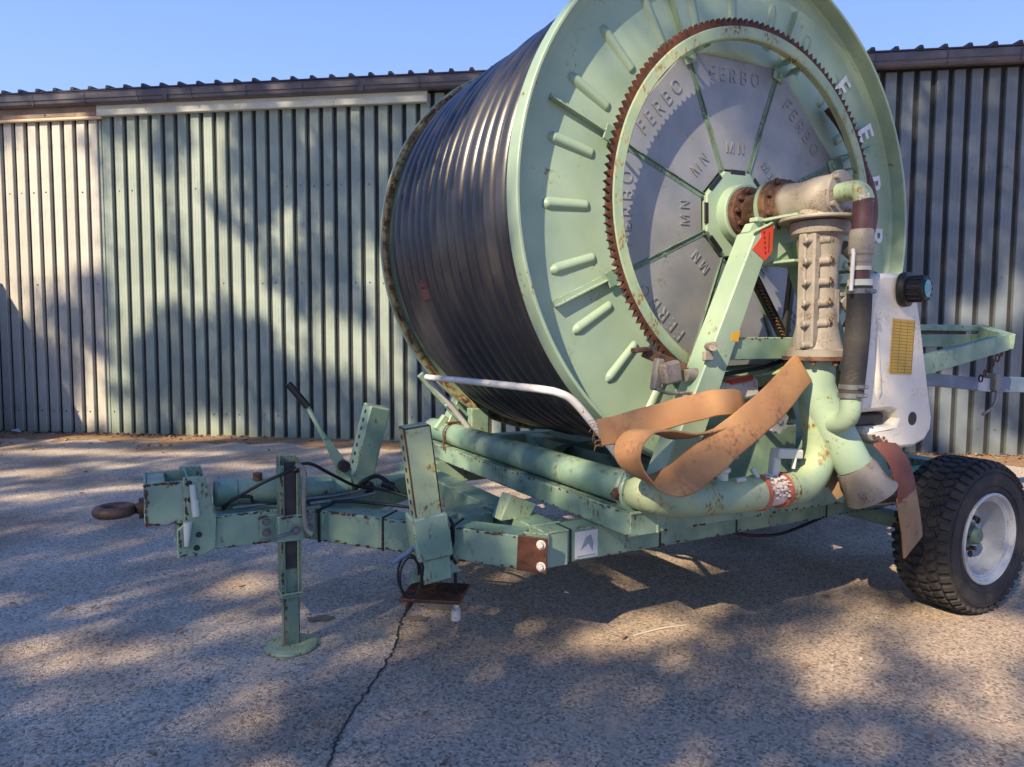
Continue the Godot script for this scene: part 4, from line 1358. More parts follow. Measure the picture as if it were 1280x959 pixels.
	b.cyl(Vector3(0.02, 1.90, 0.72), Vector3(-0.10, 1.96, 0.72), 0.03, 12)
	b.beam(Vector3(-0.12, 1.70, 0.74), Vector3(0.04, 1.56, 0.74), 0.02, 0.05)
	b.beam(Vector3(-0.14, 1.72, 0.74), Vector3(0.05, 1.72, 0.74), 0.02, 0.02)
	part("speed_drive", b, M.cast, T)
	b = Mb.new()
	b.ball(Vector3(0.055, 1.955, 0.74), Vector3.ONE * 0.016, 8, 6)
	b.ball(Vector3(0.12, 1.83, 0.74), Vector3.ONE * 0.016, 8, 6)
	part("knob", b, M.black, T)


func tank() -> void:
	# tapered plastic tank with a slot from the left, round at the bottom
	var b := Mb.new()
	var turn := Transform3D(Basis.IDENTITY, Vector3(0, 0, 0.777))
	var outline := [Vector2(-0.052, 1.800), Vector2(0.005, 1.824), Vector2(0.148, 1.829), Vector2(0.226, 1.813), Vector2(0.275, 1.76), Vector2(0.326, 1.602), Vector2(0.41, 1.276), Vector2(0.457, 1.101), Vector2(0.448, 1.035), Vector2(0.396, 0.98), Vector2(0.304, 0.953), Vector2(0.192, 0.953), Vector2(0.075, 0.977), Vector2(-0.005, 1.006), Vector2(-0.050, 1.040), Vector2(-0.045, 1.080), Vector2(0.094, 1.079), Vector2(0.138, 1.085), Vector2(0.156, 1.112), Vector2(0.141, 1.14), Vector2(0.09, 1.151), Vector2(-0.115, 1.147), Vector2(-0.138, 1.185), Vector2(-0.098, 1.481), Vector2(-0.070, 1.708)]
	var poly := PackedVector2Array(outline)
	var c := Vector2(0.2, 1.35)
	# front face in steps so that its edge is rounded
	var front := PackedVector2Array(poly)
	var steps := [[-0.025, 0.012], [-0.012, 0.0], [0.05, 0.0], [0.068, 0.003], [0.081, 0.009], [0.090, 0.018], [0.093, 0.024]]
	var rings := []
	for s in steps:
		var o := []
		for i in poly.size():
			var p0 := poly[(i - 1 + poly.size()) % poly.size()]
			var p1 := poly[(i + 1) % poly.size()]
			var d := (p1 - p0).normalized()
			o.append(poly[i] + Vector2(d.y, -d.x) * s[1])
		rings.append(o)
	b.xf = turn
	for r in steps.size() - 1:
		for i in poly.size():
			var j := (i + 1) % poly.size()
			var d := (poly[j] - poly[i]).normalized()
			var nn := Vector3(-d.y, d.x, 0)
			var slope := Vector3(0, 0, (steps[r + 1][1] - steps[r][1]) / maxf(absf(steps[r + 1][0] - steps[r][0]), 0.001))
			var a: Vector2 = rings[r][i]
			var bb: Vector2 = rings[r][j]
			var cc: Vector2 = rings[r + 1][j]
			var dd: Vector2 = rings[r + 1][i]
			b.quad(Vector3(a.x, a.y, steps[r][0]), Vector3(bb.x, bb.y, steps[r][0]), Vector3(cc.x, cc.y, steps[r + 1][0]), Vector3(dd.x, dd.y, steps[r + 1][0]), (nn + slope).normalized())
	for e in [0, steps.size() - 1]:
		var pl := PackedVector2Array(rings[e])
		var tr := Geometry2D.triangulate_polygon(poly)
		var nn := Vector3(0, 0, -1 if e == 0 else 1)
		for i in range(0, tr.size(), 3):
			b.tri(Vector3(pl[tr[i]].x, pl[tr[i]].y, steps[e][0]), Vector3(pl[tr[i + 1]].x, pl[tr[i + 1]].y, steps[e][0]), Vector3(pl[tr[i + 2]].x, pl[tr[i + 2]].y, steps[e][0]), nn, nn, nn)
	# raised spine down the left of the face
	b.tube([Vector3(-0.035, 1.73, 0.078), Vector3(-0.025, 1.5, 0.080), Vector3(-0.005, 1.25, 0.080), Vector3(0.0, 1.19, 0.070)], [0.012, 0.02, 0.028, 0.015], 12)
	var t := part("plastic_tank", b, M.plastic, T)
	t.set_meta("label", "white plastic tank")
	b = Mb.new()
	b.xf = turn
	b.lathe(Vector3(0.160, 1.748, 0.085), Vector3(0.25, 0, 1), [Vector2(0, 0), Vector2(0.082, 0), Vector2(0.086, 0.012), Vector2(0.084, 0.035), Vector2(0.06, 0.04), Vector2(0.058, 0.105), Vector2(0.052, 0.112), Vector2(0.0, 0.112)], 28)
	for k in 14:
		var a := TAU * k / 14.0
		b.box(Vector3(0.160 + 0.018 + cos(a) * 0.06, 1.748 + sin(a) * 0.06, 0.158), Vector3(0.012, 0.012, 0.06), Basis(Vector3.UP, 0.245), 0.003)
	var cap := part("tank_cap", b, M.black, t)
	b = Mb.new()
	b.xf = turn
	b.lathe(Vector3(0.188, 1.748, 0.195), Vector3(0.25, 0, 1), [Vector2(0, 0.001), Vector2(0.042, 0.001), Vector2(0.042, 0.005), Vector2(0, 0.005)], 24)
	part("cap_disc", b, M.cap_blue, cap)
	b = Mb.new()
	b.xf = turn
	b.lathe(Vector3(0.190, 1.748, 0.2005), Vector3(0.25, 0, 1), [Vector2(0.025, 0.0), Vector2(0.025, 0.002), Vector2(0.021, 0.002), Vector2(0.021, 0.0)], 24)
	b.box(Vector3(0.190, 1.748, 0.2015), Vector3(0.022, 0.006, 0.003), Basis(Vector3.UP, 0.245), 0.0005)
	part("cap_mark", b, M.rim_grey, cap)
	b = Mb.new()
	b.xf = turn
	b.lathe(Vector3(0.276, 1.105, 0.0935), Vector3(0, 0, 1), [Vector2(0, 0.0), Vector2(0.034, 0.0), Vector2(0.034, 0.0015), Vector2(0, 0.0015)], 24)
	part("tank_hole", b, M.black, t)
	b = Mb.new()
	b.xf = turn
	b.span(Vector3(-0.22, 1.082, -0.07), Vector3(0.10, 1.142, 0.06), 0.01)
	part("tank_arm", b, M.black, T)
	b = Mb.new()
	b.xf = turn * Transform3D(Basis(Vector3(0, 0, 1), -0.05), Vector3(0.168, 1.467, 0.0935))
	b.span(Vector3(-0.088, -0.135, 0.0), Vector3(0.088, 0.135, 0.004), 0.001)
	var plate := part("yellow_plate", b, M.yellow_plate, t)
	b = Mb.new()
	b.xf = turn * Transform3D(Basis(Vector3(0, 0, 1), -0.05), Vector3(0.168, 1.467, 0.0977))
	for k in 17:
		b.span(Vector3(-0.08, -0.128 + 0.0153 * k, 0.0), Vector3(0.08 - (0.02 if k % 5 == 3 else 0.0), -0.125 + 0.0153 * k, 0.0006), 0.0001)
	for x in [-0.084, -0.03, 0.028, 0.081]:
		b.span(Vector3(x, -0.13, 0.0), Vector3(x + 0.0022, 0.13, 0.0007), 0.0001)
	part("table_print", b, M.plate_print, plate)
	b = Mb.new()
	b.xf = turn
	for p in [Vector2(-0.03, 1.035), Vector2(-0.015, 1.024), Vector2(0.01, 1.028), Vector2(0.03, 1.012), Vector2(0.05, 1.022), Vector2(0.075, 1.004)]:
		var poly2 := PackedVector2Array()
		for k in 9:
			var a := TAU * k / 9.0
			poly2.append(p + Vector2(cos(a) * 1.5, sin(a)) * rng.randf_range(0.004, 0.013))
		b.prism(poly2, 0.0925, 0.0936 + rng.randf() * 0.0004)
	part("dirt_mark", b, M.rust, t)


func wheel(z: float, out: float) -> void:
	var c := Vector3(0.887, 0.424, z)
	var ax := Vector3(0, 0, out)
	var b := Mb.new()
	var R := 0.412
	b.lathe(c, ax, [Vector2(0.215, -0.13), Vector2(0.25, -0.148), Vector2(0.33, -0.155), Vector2(0.382, -0.145), Vector2(0.404, -0.12), Vector2(R, -0.06), Vector2(R + 0.002, 0.0), Vector2(R, 0.06), Vector2(0.404, 0.12), Vector2(0.382, 0.145), Vector2(0.345, 0.156), Vector2(0.30, 0.154), Vector2(0.262, 0.148), Vector2(0.252, 0.140), Vector2(0.235, 0.13), Vector2(0.215, 0.13)], 72, true)
	for r in [0.29, 0.365]:
		b.lathe(c, ax, [Vector2(r - 0.004, 0.1535), Vector2(r, 0.158), Vector2(r + 0.004, 0.1535)], 72)
	var w := part("wheel", b, M.rubber, T)
	b = Mb.new()
	for k in 44:
		for q in [[-0.125, -0.10, 0.12], [-0.055, -0.03, -0.3], [0.008, 0.0, 0.0], [0.07, 0.05, 0.3], [0.128, 0.10, -0.12]]:
			var a: float = TAU * (k + (0.5 if absf(q[0]) < 0.06 else 0.0)) / 44.0 + q[1] * 0.08
			var e := Vector3(cos(a), sin(a), 0)
			var tang := Vector3(-e.y, e.x, 0)
			var rad := 0.413 if absf(q[0]) < 0.1 else 0.401
			var bas := Basis(tang, e, tang.cross(e)) * Basis(Vector3.UP, q[2] * 1.6)
			if absf(q[0]) > 0.1: bas = Basis(tang, e, tang.cross(e)) * Basis(Vector3.RIGHT, 0.55 * signf(q[0]) * (1.0 if tang.cross(e).z * out > 0 else -1.0))
			b.box(c + e * rad + ax * q[0], Vector3(0.036, 0.026, 0.05), bas, 0.004)
	part("tread_block", b, M.rubber, w)
	b = Mb.new()
	b.lathe(c, ax, [Vector2(0.252, 0.142), Vector2(0.252, 0.152), Vector2(0.244, 0.158), Vector2(0.236, 0.154), Vector2(0.228, 0.135), Vector2(0.205, 0.125), Vector2(0.198, 0.04), Vector2(0.19, 0.0), Vector2(0.15, -0.005), Vector2(0.12, 0.01), Vector2(0.06, 0.012), Vector2(0, 0.012)], 48)
	var rim := part("rim", b, M.rim_grey, w)
	b = Mb.new()
	b.lathe(c, ax, [Vector2(0.080, 0.012), Vector2(0.076, 0.04), Vector2(0.055, 0.055), Vector2(0.045, 0.09), Vector2(0.035, 0.098), Vector2(0, 0.098)], 8)
	part("hub", b, M.green_dirty, w)
	b = Mb.new()
	for k in 6:
		var a := TAU * k / 6.0
		b.bolt(c + Vector3(cos(a) * 0.10, sin(a) * 0.10, 0.012 * out), ax, 0.013, 0.035)
	part("wheel_nut", b, M.rust, w)
	b = Mb.new()
	for k in 5:
		var a := TAU * k / 5.0 + 0.3
		b.lathe(c + Vector3(cos(a) * 0.165, sin(a) * 0.165, 0.0) + ax * 0.002, ax, [Vector2(0.02, 0.0), Vector2(0.02, 0.002), Vector2(0, 0.002)], 12)
	part("rim_hole", b, M.black, w)


func rear_arms() -> void:
	var g: Material = M.green_worn
	var e: Material = M.green_edge
	var b := Mb.new()
	b.beam(Vector3(1.30, 1.285, 0.12), Vector3(2.79, 1.49, 0.02), 0.07, 0.13)
	var arm := part("lifting_arm", b, g, T, e)
	b = Mb.new()
	b.beam(Vector3(1.2, 1.60, -0.45), Vector3(3.08, 1.60, -0.31), 0.07, 0.05)
	b.beam(Vector3(1.2, 1.49, -0.45), Vector3(3.06, 1.50, -0.33), 0.07, 0.10)
	part("lifting_arm", b, g, T, e)
	b = Mb.new()
	b.beam(Vector3(2.80, 1.49, 0.05), Vector3(3.10, 1.575, -0.34), 0.08, 0.12)
	part("end_beam", b, g, T, e)
	b = Mb.new()
	b.beam(Vector3(1.4, 1.575, -0.50), Vector3(2.95, 1.575, -0.36), 0.01, 0.05)
	part("wood_strip", b, M.fascia_wood, T)
	b = Mb.new()
	b.span(Vector3(1.2, 0.60, -0.5), Vector3(1.32, 1.62, -0.38))
	b.span(Vector3(1.2, 0.60, 0.07), Vector3(1.32, 1.36, 0.17))
	part("arm_post", b, g, T, e)
	b = Mb.new()
	b.beam(Vector3(1.75, 1.235, -0.22), Vector3(2.99, 1.135, -0.22), 0.08, 0.10)
	b.beam(Vector3(3.06, 1.14, -0.22), Vector3(4.0, 1.10, -0.22), 0.10, 0.13)
	b.beam(Vector3(1.7, 1.25, -0.22), Vector3(1.6, 0.60, -0.22), 0.08, 0.08)
	var bb := part("gun_cart_bar", b, M.blue_steel, T)
	b = Mb.new()
	b.beam(Vector3(2.83, 1.148, -0.22), Vector3(3.02, 1.132, -0.22), 0.09, 0.11)
	part("bar_sleeve", b, M.rim_grey, bb)
	b = Mb.new()
	for k in 6:
		b.xf = Transform3D(Basis(Vector3.UP, PI / 2 * (k % 2)) , Vector3(2.74 + 0.012 * k, 1.405 - 0.042 * k, 0.03 - 0.035 * k))
		var ring := []
		for j in 13:
			var a := TAU * j / 12.0
			ring.append(Vector3(0.014 * cos(a), 0.028 * sin(a), 0))
		b.tube(ring, 0.006, 6, false)
	part("chain", b, M.rust, arm)
	b = Mb.new()
	b.tube(curve([Vector3(3.04, 1.20, -0.16), Vector3(3.05, 1.06, -0.15), Vector3(3.0, 0.96, -0.15), Vector3(2.86, 0.90, -0.15)], 6), 0.010, 8)
	b.box(Vector3(3.03, 1.16, -0.18), Vector3(0.07, 0.14, 0.10), Basis.IDENTITY, 0.01)
	part("hook", b, M.cast, bb)


func trailer() -> void:
	T = thing("irrigation_hose_reel", "green irrigation hose reel trailer with black pipe wound on its big drum", "hose reel", Vector3(1.3684, 0, -4.1318), 0.4918)
	chassis()
	hitch()
	support_leg(Vector3(-2.02, 0.66, 0.06), Basis(Vector3.UP, -0.12) * Basis(Vector3(0, 0, 1), 0.13), true)
	support_leg(Vector3(-2.05, 0.665, -0.97), Basis(Vector3.UP, 0.1) * Basis(Vector3(0, 0, 1), -0.23) * Basis(Vector3.RIGHT, 0.10), false)
	upper_frame()
	drum()
	hose_winding()
	water_pipes()
	turbine()
	tank()
	wheel(0.80, 1.0)
	wheel(-2.26, -1.0)
	rear_arms()
	welds()
	paint_chips()


# ---------------------------------------------------------------- flat hoses hung on the trailer
func crinkle(pts: Array, sd: int, much: float) -> Array:
	var f := noise(FastNoiseLite.TYPE_SIMPLEX_SMOOTH, 0.06, sd, 2)
	var out := []
	for i in pts.size():
		out.append(pts[i] + Vector3(f.get_noise_2d(i, 0.0), f.get_noise_2d(i, 40.0), f.get_noise_2d(i, 80.0)) * much)
	return out


func flat_hoses() -> void:
	var h := thing("flat_hose", "orange-brown flat canvas hose looped over the green pipe in front of the drum", "hose", T.position, T.rotation.y)
	var b := Mb.new()
	b.ribbon(crinkle(curve([Vector3(-1.455, 1.105, 0.60), Vector3(-1.28, 1.145, 0.65), Vector3(-1.02, 1.205, 0.72), Vector3(-0.86, 1.225, 0.74), Vector3(-0.74, 1.19, 0.72), Vector3(-0.62, 1.08, 0.62)], 12), 3, 0.008), [Vector3(0, 0.92, -0.35)], 0.118, 0.010)
	var he := part("hose_end", b, M.canvas, h)
	b = Mb.new()
	for k in 11:
		var u := k / 10.0
		var o := Vector3(-1.453, 1.105 - 0.055 + 0.11 * u, 0.62 - 0.04 * u)
		b.tube([o, o + Vector3(-0.018 - rng.randf() * 0.02, rng.randfn(0, 0.006), rng.randfn(0, 0.005)), o + Vector3(-0.03 - rng.randf() * 0.02, -0.012 + rng.randfn(0, 0.01), rng.randfn(0, 0.008))], [0.0018, 0.0015, 0.001], 5)
	part("frayed_threads", b, M.canvas, he)
	b = Mb.new()
	var pts := [Vector3(-0.375, 1.365, 0.735), Vector3(-0.46, 1.33, 0.765), Vector3(-0.60, 1.265, 0.81), Vector3(-0.75, 1.192, 0.845), Vector3(-0.94, 1.087, 0.85), Vector3(-1.09, 0.998, 0.85), Vector3(-1.22, 0.925, 0.83), Vector3(-1.34, 0.918, 0.80), Vector3(-1.42, 0.985, 0.78), Vector3(-1.435, 1.06, 0.775), Vector3(-1.385, 1.118, 0.77), Vector3(-1.30, 1.128, 0.77), Vector3(-1.17, 1.096, 0.77), Vector3(-1.04, 1.095, 0.77), Vector3(-0.92, 1.116, 0.76), Vector3(-0.80, 1.15, 0.74)]
	var ac := [Vector3(0.45, -0.85, 0.25), Vector3(0.48, -0.83, 0.25), Vector3(0.52, -0.80, 0.28), Vector3(0.53, -0.8, 0.3), Vector3(0.52, -0.78, 0.35), Vector3(0.48, -0.74, 0.45), Vector3(0.22, -0.6, 0.75), Vector3(0.0, -0.2, 1.0), Vector3(0.05, 0.0, 1), Vector3(0.1, 0.0, 1), Vector3(0.1, 0.05, 1), Vector3(0.0, 0.1, 1), Vector3(0, 0.25, 1), Vector3(0, 0.3, 1), Vector3(0, 0.3, 1), Vector3(0, 0.3, 1)]
	var across := []
	for i in pts.size() - 1:
		for k in 8:
			across.append((ac[i] as Vector3).lerp(ac[i + 1], k / 8.0))
	across.append(ac[-1])
	b.ribbon(crinkle(curve(pts, 8), 4, 0.007), across, 0.155, 0.010)
	part("hose_loop", b, M.canvas, h)
	var s := thing("hose_end", "red-brown and tan hose end hanging under the white tank beside the tyre", "hose", T.position, T.rotation.y)
	b = Mb.new()
	b.ribbon(curve([Vector3(0.06, 1.0, 0.86), Vector3(0.075, 0.92, 0.93), Vector3(0.10, 0.83, 0.95), Vector3(0.125, 0.745, 0.955)], 6), [Vector3(1, 0.05, -0.15)], 0.19, 0.012)
	part("red_sleeve", b, M.canvas_red, s)
	b = Mb.new()
	b.ribbon(curve([Vector3(0.118, 0.77, 0.948), Vector3(0.14, 0.70, 0.95), Vector3(0.19, 0.58, 0.94), Vector3(0.245, 0.465, 0.92)], 6), [Vector3(1, 0.12, -0.15)], 0.20, 0.012)
	part("tan_hose", b, M.canvas_tan, s)
	b = Mb.new()
	b.ribbon(curve([Vector3(-0.20, 1.0, 0.66), Vector3(-0.13, 0.92, 0.68), Vector3(-0.09, 0.80, 0.70), Vector3(-0.06, 0.72, 0.74)], 6), [Vector3(1, 0.3, 0.2)], 0.09, 0.010)
	b.ribbon(curve([Vector3(-0.06, 0.71, 0.76), Vector3(0.04, 0.705, 0.86), Vector3(0.12, 0.735, 0.94)], 6), [Vector3(0.5, 0, -0.5)], 0.13, 0.010)
	part("tan_strip", b, M.canvas_tan, s)


# ---------------------------------------------------------------- the shed
const WALL_TURN := -0.1354
const WALL_AT := Vector3(0, 0, -9.8383)


func shed() -> void:
	var s := thing("metal_shed", "long shed with green-grey ribbed metal wall, dark gutter and ribbed roof edge", "shed", WALL_AT, WALL_TURN)
	var top := 4.93
	var pitch := 0.2053
	# one wall strip: proud flat with two fine grooves, flanks and a deep recess
	var meshes := []
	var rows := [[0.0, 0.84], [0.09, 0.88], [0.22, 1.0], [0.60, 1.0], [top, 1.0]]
	for v in 12:
		var b := Mb.new()
		var tone := 1.0 - 0.045 * (v % 4)
		var prof := [Vector2(0.0, -0.050), Vector2(0.006, -0.006), Vector2(0.013, 0.0), Vector2(0.052, 0.0), Vector2(0.055, -0.002), Vector2(0.058, 0.0), Vector2(0.093, 0.0), Vector2(0.096, -0.002), Vector2(0.099, 0.0), Vector2(0.133, 0.0), Vector2(0.140, -0.006), Vector2(0.146, -0.050)]
		for i in prof.size() - 1:
			var p: Vector2 = prof[i]
			var q: Vector2 = prof[i + 1]
			var d := (q - p).normalized()
			var nn := Vector3(-d.y, 0, d.x)
			for k in rows.size() - 1:
				var y0: float = rows[k][0]
				var y1: float = rows[k + 1][0]
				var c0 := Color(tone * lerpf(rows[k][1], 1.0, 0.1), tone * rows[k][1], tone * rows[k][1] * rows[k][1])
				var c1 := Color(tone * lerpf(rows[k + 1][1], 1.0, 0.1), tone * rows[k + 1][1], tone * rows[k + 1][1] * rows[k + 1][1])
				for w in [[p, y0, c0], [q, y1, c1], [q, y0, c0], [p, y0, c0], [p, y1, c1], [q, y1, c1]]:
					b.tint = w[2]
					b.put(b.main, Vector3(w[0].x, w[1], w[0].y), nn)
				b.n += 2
		b.tint = Color(0.6, 0.55, 0.5)
		b.quad(Vector3(0.006, 0.0, -0.05), Vector3(0.146, 0.0, -0.05), Vector3(0.133, 0.0, 0.0), Vector3(0.013, 0.0, 0.0), Vector3.DOWN)
		meshes.append(b.done([M.cladding_cream, M.cladding, M.cladding_shaded][v / 4]))
	var x := -6.262 - pitch * 36.0
	for k in 130:
		var left := k < 36
		if k == 36: x += 0.012
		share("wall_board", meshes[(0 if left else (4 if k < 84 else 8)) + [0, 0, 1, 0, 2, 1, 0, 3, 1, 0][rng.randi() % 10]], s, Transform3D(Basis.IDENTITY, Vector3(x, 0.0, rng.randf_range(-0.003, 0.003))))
		x += pitch
	var x0 := -6.262 - pitch * 36.0
	var x1 := x
	# solid body behind the sheets
	var b := Mb.new()
	b.span(Vector3(x0, 0.0, -14.0), Vector3(x1, 5.0, -0.052), 0.01)
	part("backing_wall", b, M.cladding_gap, s)
	b = Mb.new()
	b.span(Vector3(-6.30, 0.0, -0.045), Vector3(-6.262, 4.75, -0.012), 0.003)
	part("sheet_joint", b, M.cladding, s)
	# plinth
	b = Mb.new()
	b.span(Vector3(x0, -0.02, -0.052), Vector3(x1, 0.03, -0.012), 0.004)
	part("plinth", b, M.roof_joint, s)
	# screws in rows
	b = Mb.new()
	for row in [0.35, 2.3, 3.7]:
		for k in 130:
			if rng.randf() < 0.5:
				b.bolt(Vector3(x0 + pitch * k + 0.075, row + rng.randf_range(-0.01, 0.01), 0.001), Vector3(0, 0, 1), 0.008)
	part("screw", b, M.steel, s).set_meta("kind", "stuff")
	# fascia boards
	b = Mb.new()
	b.span(Vector3(-6.262, 4.79, 0.004), Vector3(-1.20, 4.985, 0.085), 0.008)
	part("fascia_board", b, M.fascia_cream, s)
	b = Mb.new()
	b.span(Vector3(x0, 4.80, 0.004), Vector3(-6.264, 4.985, 0.060), 0.006)
	part("fascia_board", b, M.fascia_wood, s)
	b = Mb.new()
	b.tube([Vector3(x0, 4.775, 0.045), Vector3(-6.20, 4.775, 0.045)], 0.026, 12)
	part("fascia_trim", b, M.trim_cream, s)
	# eaves: soffit, roof sheet, ribs
	b = Mb.new()
	b.span(Vector3(x0, 4.99, -0.05), Vector3(x1, 5.03, 0.11), 0.004)
	part("soffit", b, M.roof_joint, s)
	b = Mb.new()
	var rt := Transform3D(Basis(Vector3.RIGHT, 0.10), Vector3(0, 5.118, 0.20))
	b.xf = rt
	b.span(Vector3(x0 - 0.2, 0.0, -7.2), Vector3(x1 + 0.2, 0.02, 0.0), 0.003)
	var sheet := part("roof_sheet", b, M.roofing, s)
	b = Mb.new()
	b.xf = Transform3D(Basis(Vector3.RIGHT, -0.10), Vector3(0, 5.835, -14.1))
	b.span(Vector3(x0 - 0.2, 0.0, 0.0), Vector3(x1 + 0.2, 0.02, 7.2), 0.003)
	part("roof_sheet", b, M.roofing, s)
	b = Mb.new()
	var ps := PackedVector2Array([Vector2(-0.034, 0.0), Vector2(0.034, 0.0), Vector2(0.020, 0.040), Vector2(-0.020, 0.040)])
	b.prism(ps, -7.1, 0.012)
	b.prism(PackedVector2Array([Vector2(-0.025, 0.004), Vector2(0.025, 0.004), Vector2(0.014, 0.034), Vector2(-0.014, 0.034)]), 0.012, 0.014)
	var rib := b.done(M.roofing)
	for k in 92:
		share("roof_rib", rib, sheet, rt * Transform3D(Basis.IDENTITY, Vector3(-12.82 + 0.2855 * k, 0.02, rng.randf_range(-0.01, 0.005))))
	# gutter with its brackets
	b = Mb.new()
	var gp := [Vector2(0.06, 5.10), Vector2(0.06, 4.955), Vector2(0.085, 4.935), Vector2(0.16, 4.935), Vector2(0.185, 4.96), Vector2(0.19, 5.00), Vector2(0.205, 5.01), Vector2(0.205, 5.085), Vector2(0.212, 5.095), Vector2(0.205, 5.105), Vector2(0.19, 5.10), Vector2(0.19, 5.02), Vector2(0.17, 4.96), Vector2(0.09, 4.95), Vector2(0.075, 4.97), Vector2(0.07, 5.10)]
	for i in gp.size() - 1:
		var p: Vector2 = gp[i]
		var q: Vector2 = gp[i + 1]
		var d := (q - p).normalized()
		b.quad(Vector3(x0, p.y, p.x), Vector3(x1, p.y, p.x), Vector3(x1, q.y, q.x), Vector3(x0, q.y, q.x), Vector3(0, -d.x, d.y) * (1.0 if i < 8 else -1.0))
	var gut := part("gutter", b, M.gutter, s)
	b = Mb.new()
	b.span(Vector3(-0.012, 4.995, 0.205), Vector3(0.012, 5.09, 0.210), 0.001)
	b.box(Vector3(0, 4.965, 0.190), Vector3(0.024, 0.07, 0.005), Basis(Vector3.RIGHT, -0.5), 0.001)
	var br := b.done(M.roof_joint)
	for k in 32:
		share("gutter_bracket", br, gut, Transform3D(Basis.IDENTITY, Vector3(-12.27 + 0.8455 * k, 0, 0)))
	b = Mb.new()
	for k in 9:
		b.span(Vector3(-11.0 + 2.95 * k, 4.937, 0.198), Vector3(-10.93 + 2.95 * k, 5.10, 0.2085), 0.002)
	part("gutter_joint", b, M.gutter, gut)


# ---------------------------------------------------------------- ground and small things on it
func wall_point(x: float, out: float) -> Vector3:
	return WALL_AT + Basis(Vector3.UP, WALL_TURN) * Vector3(x, 0, out)


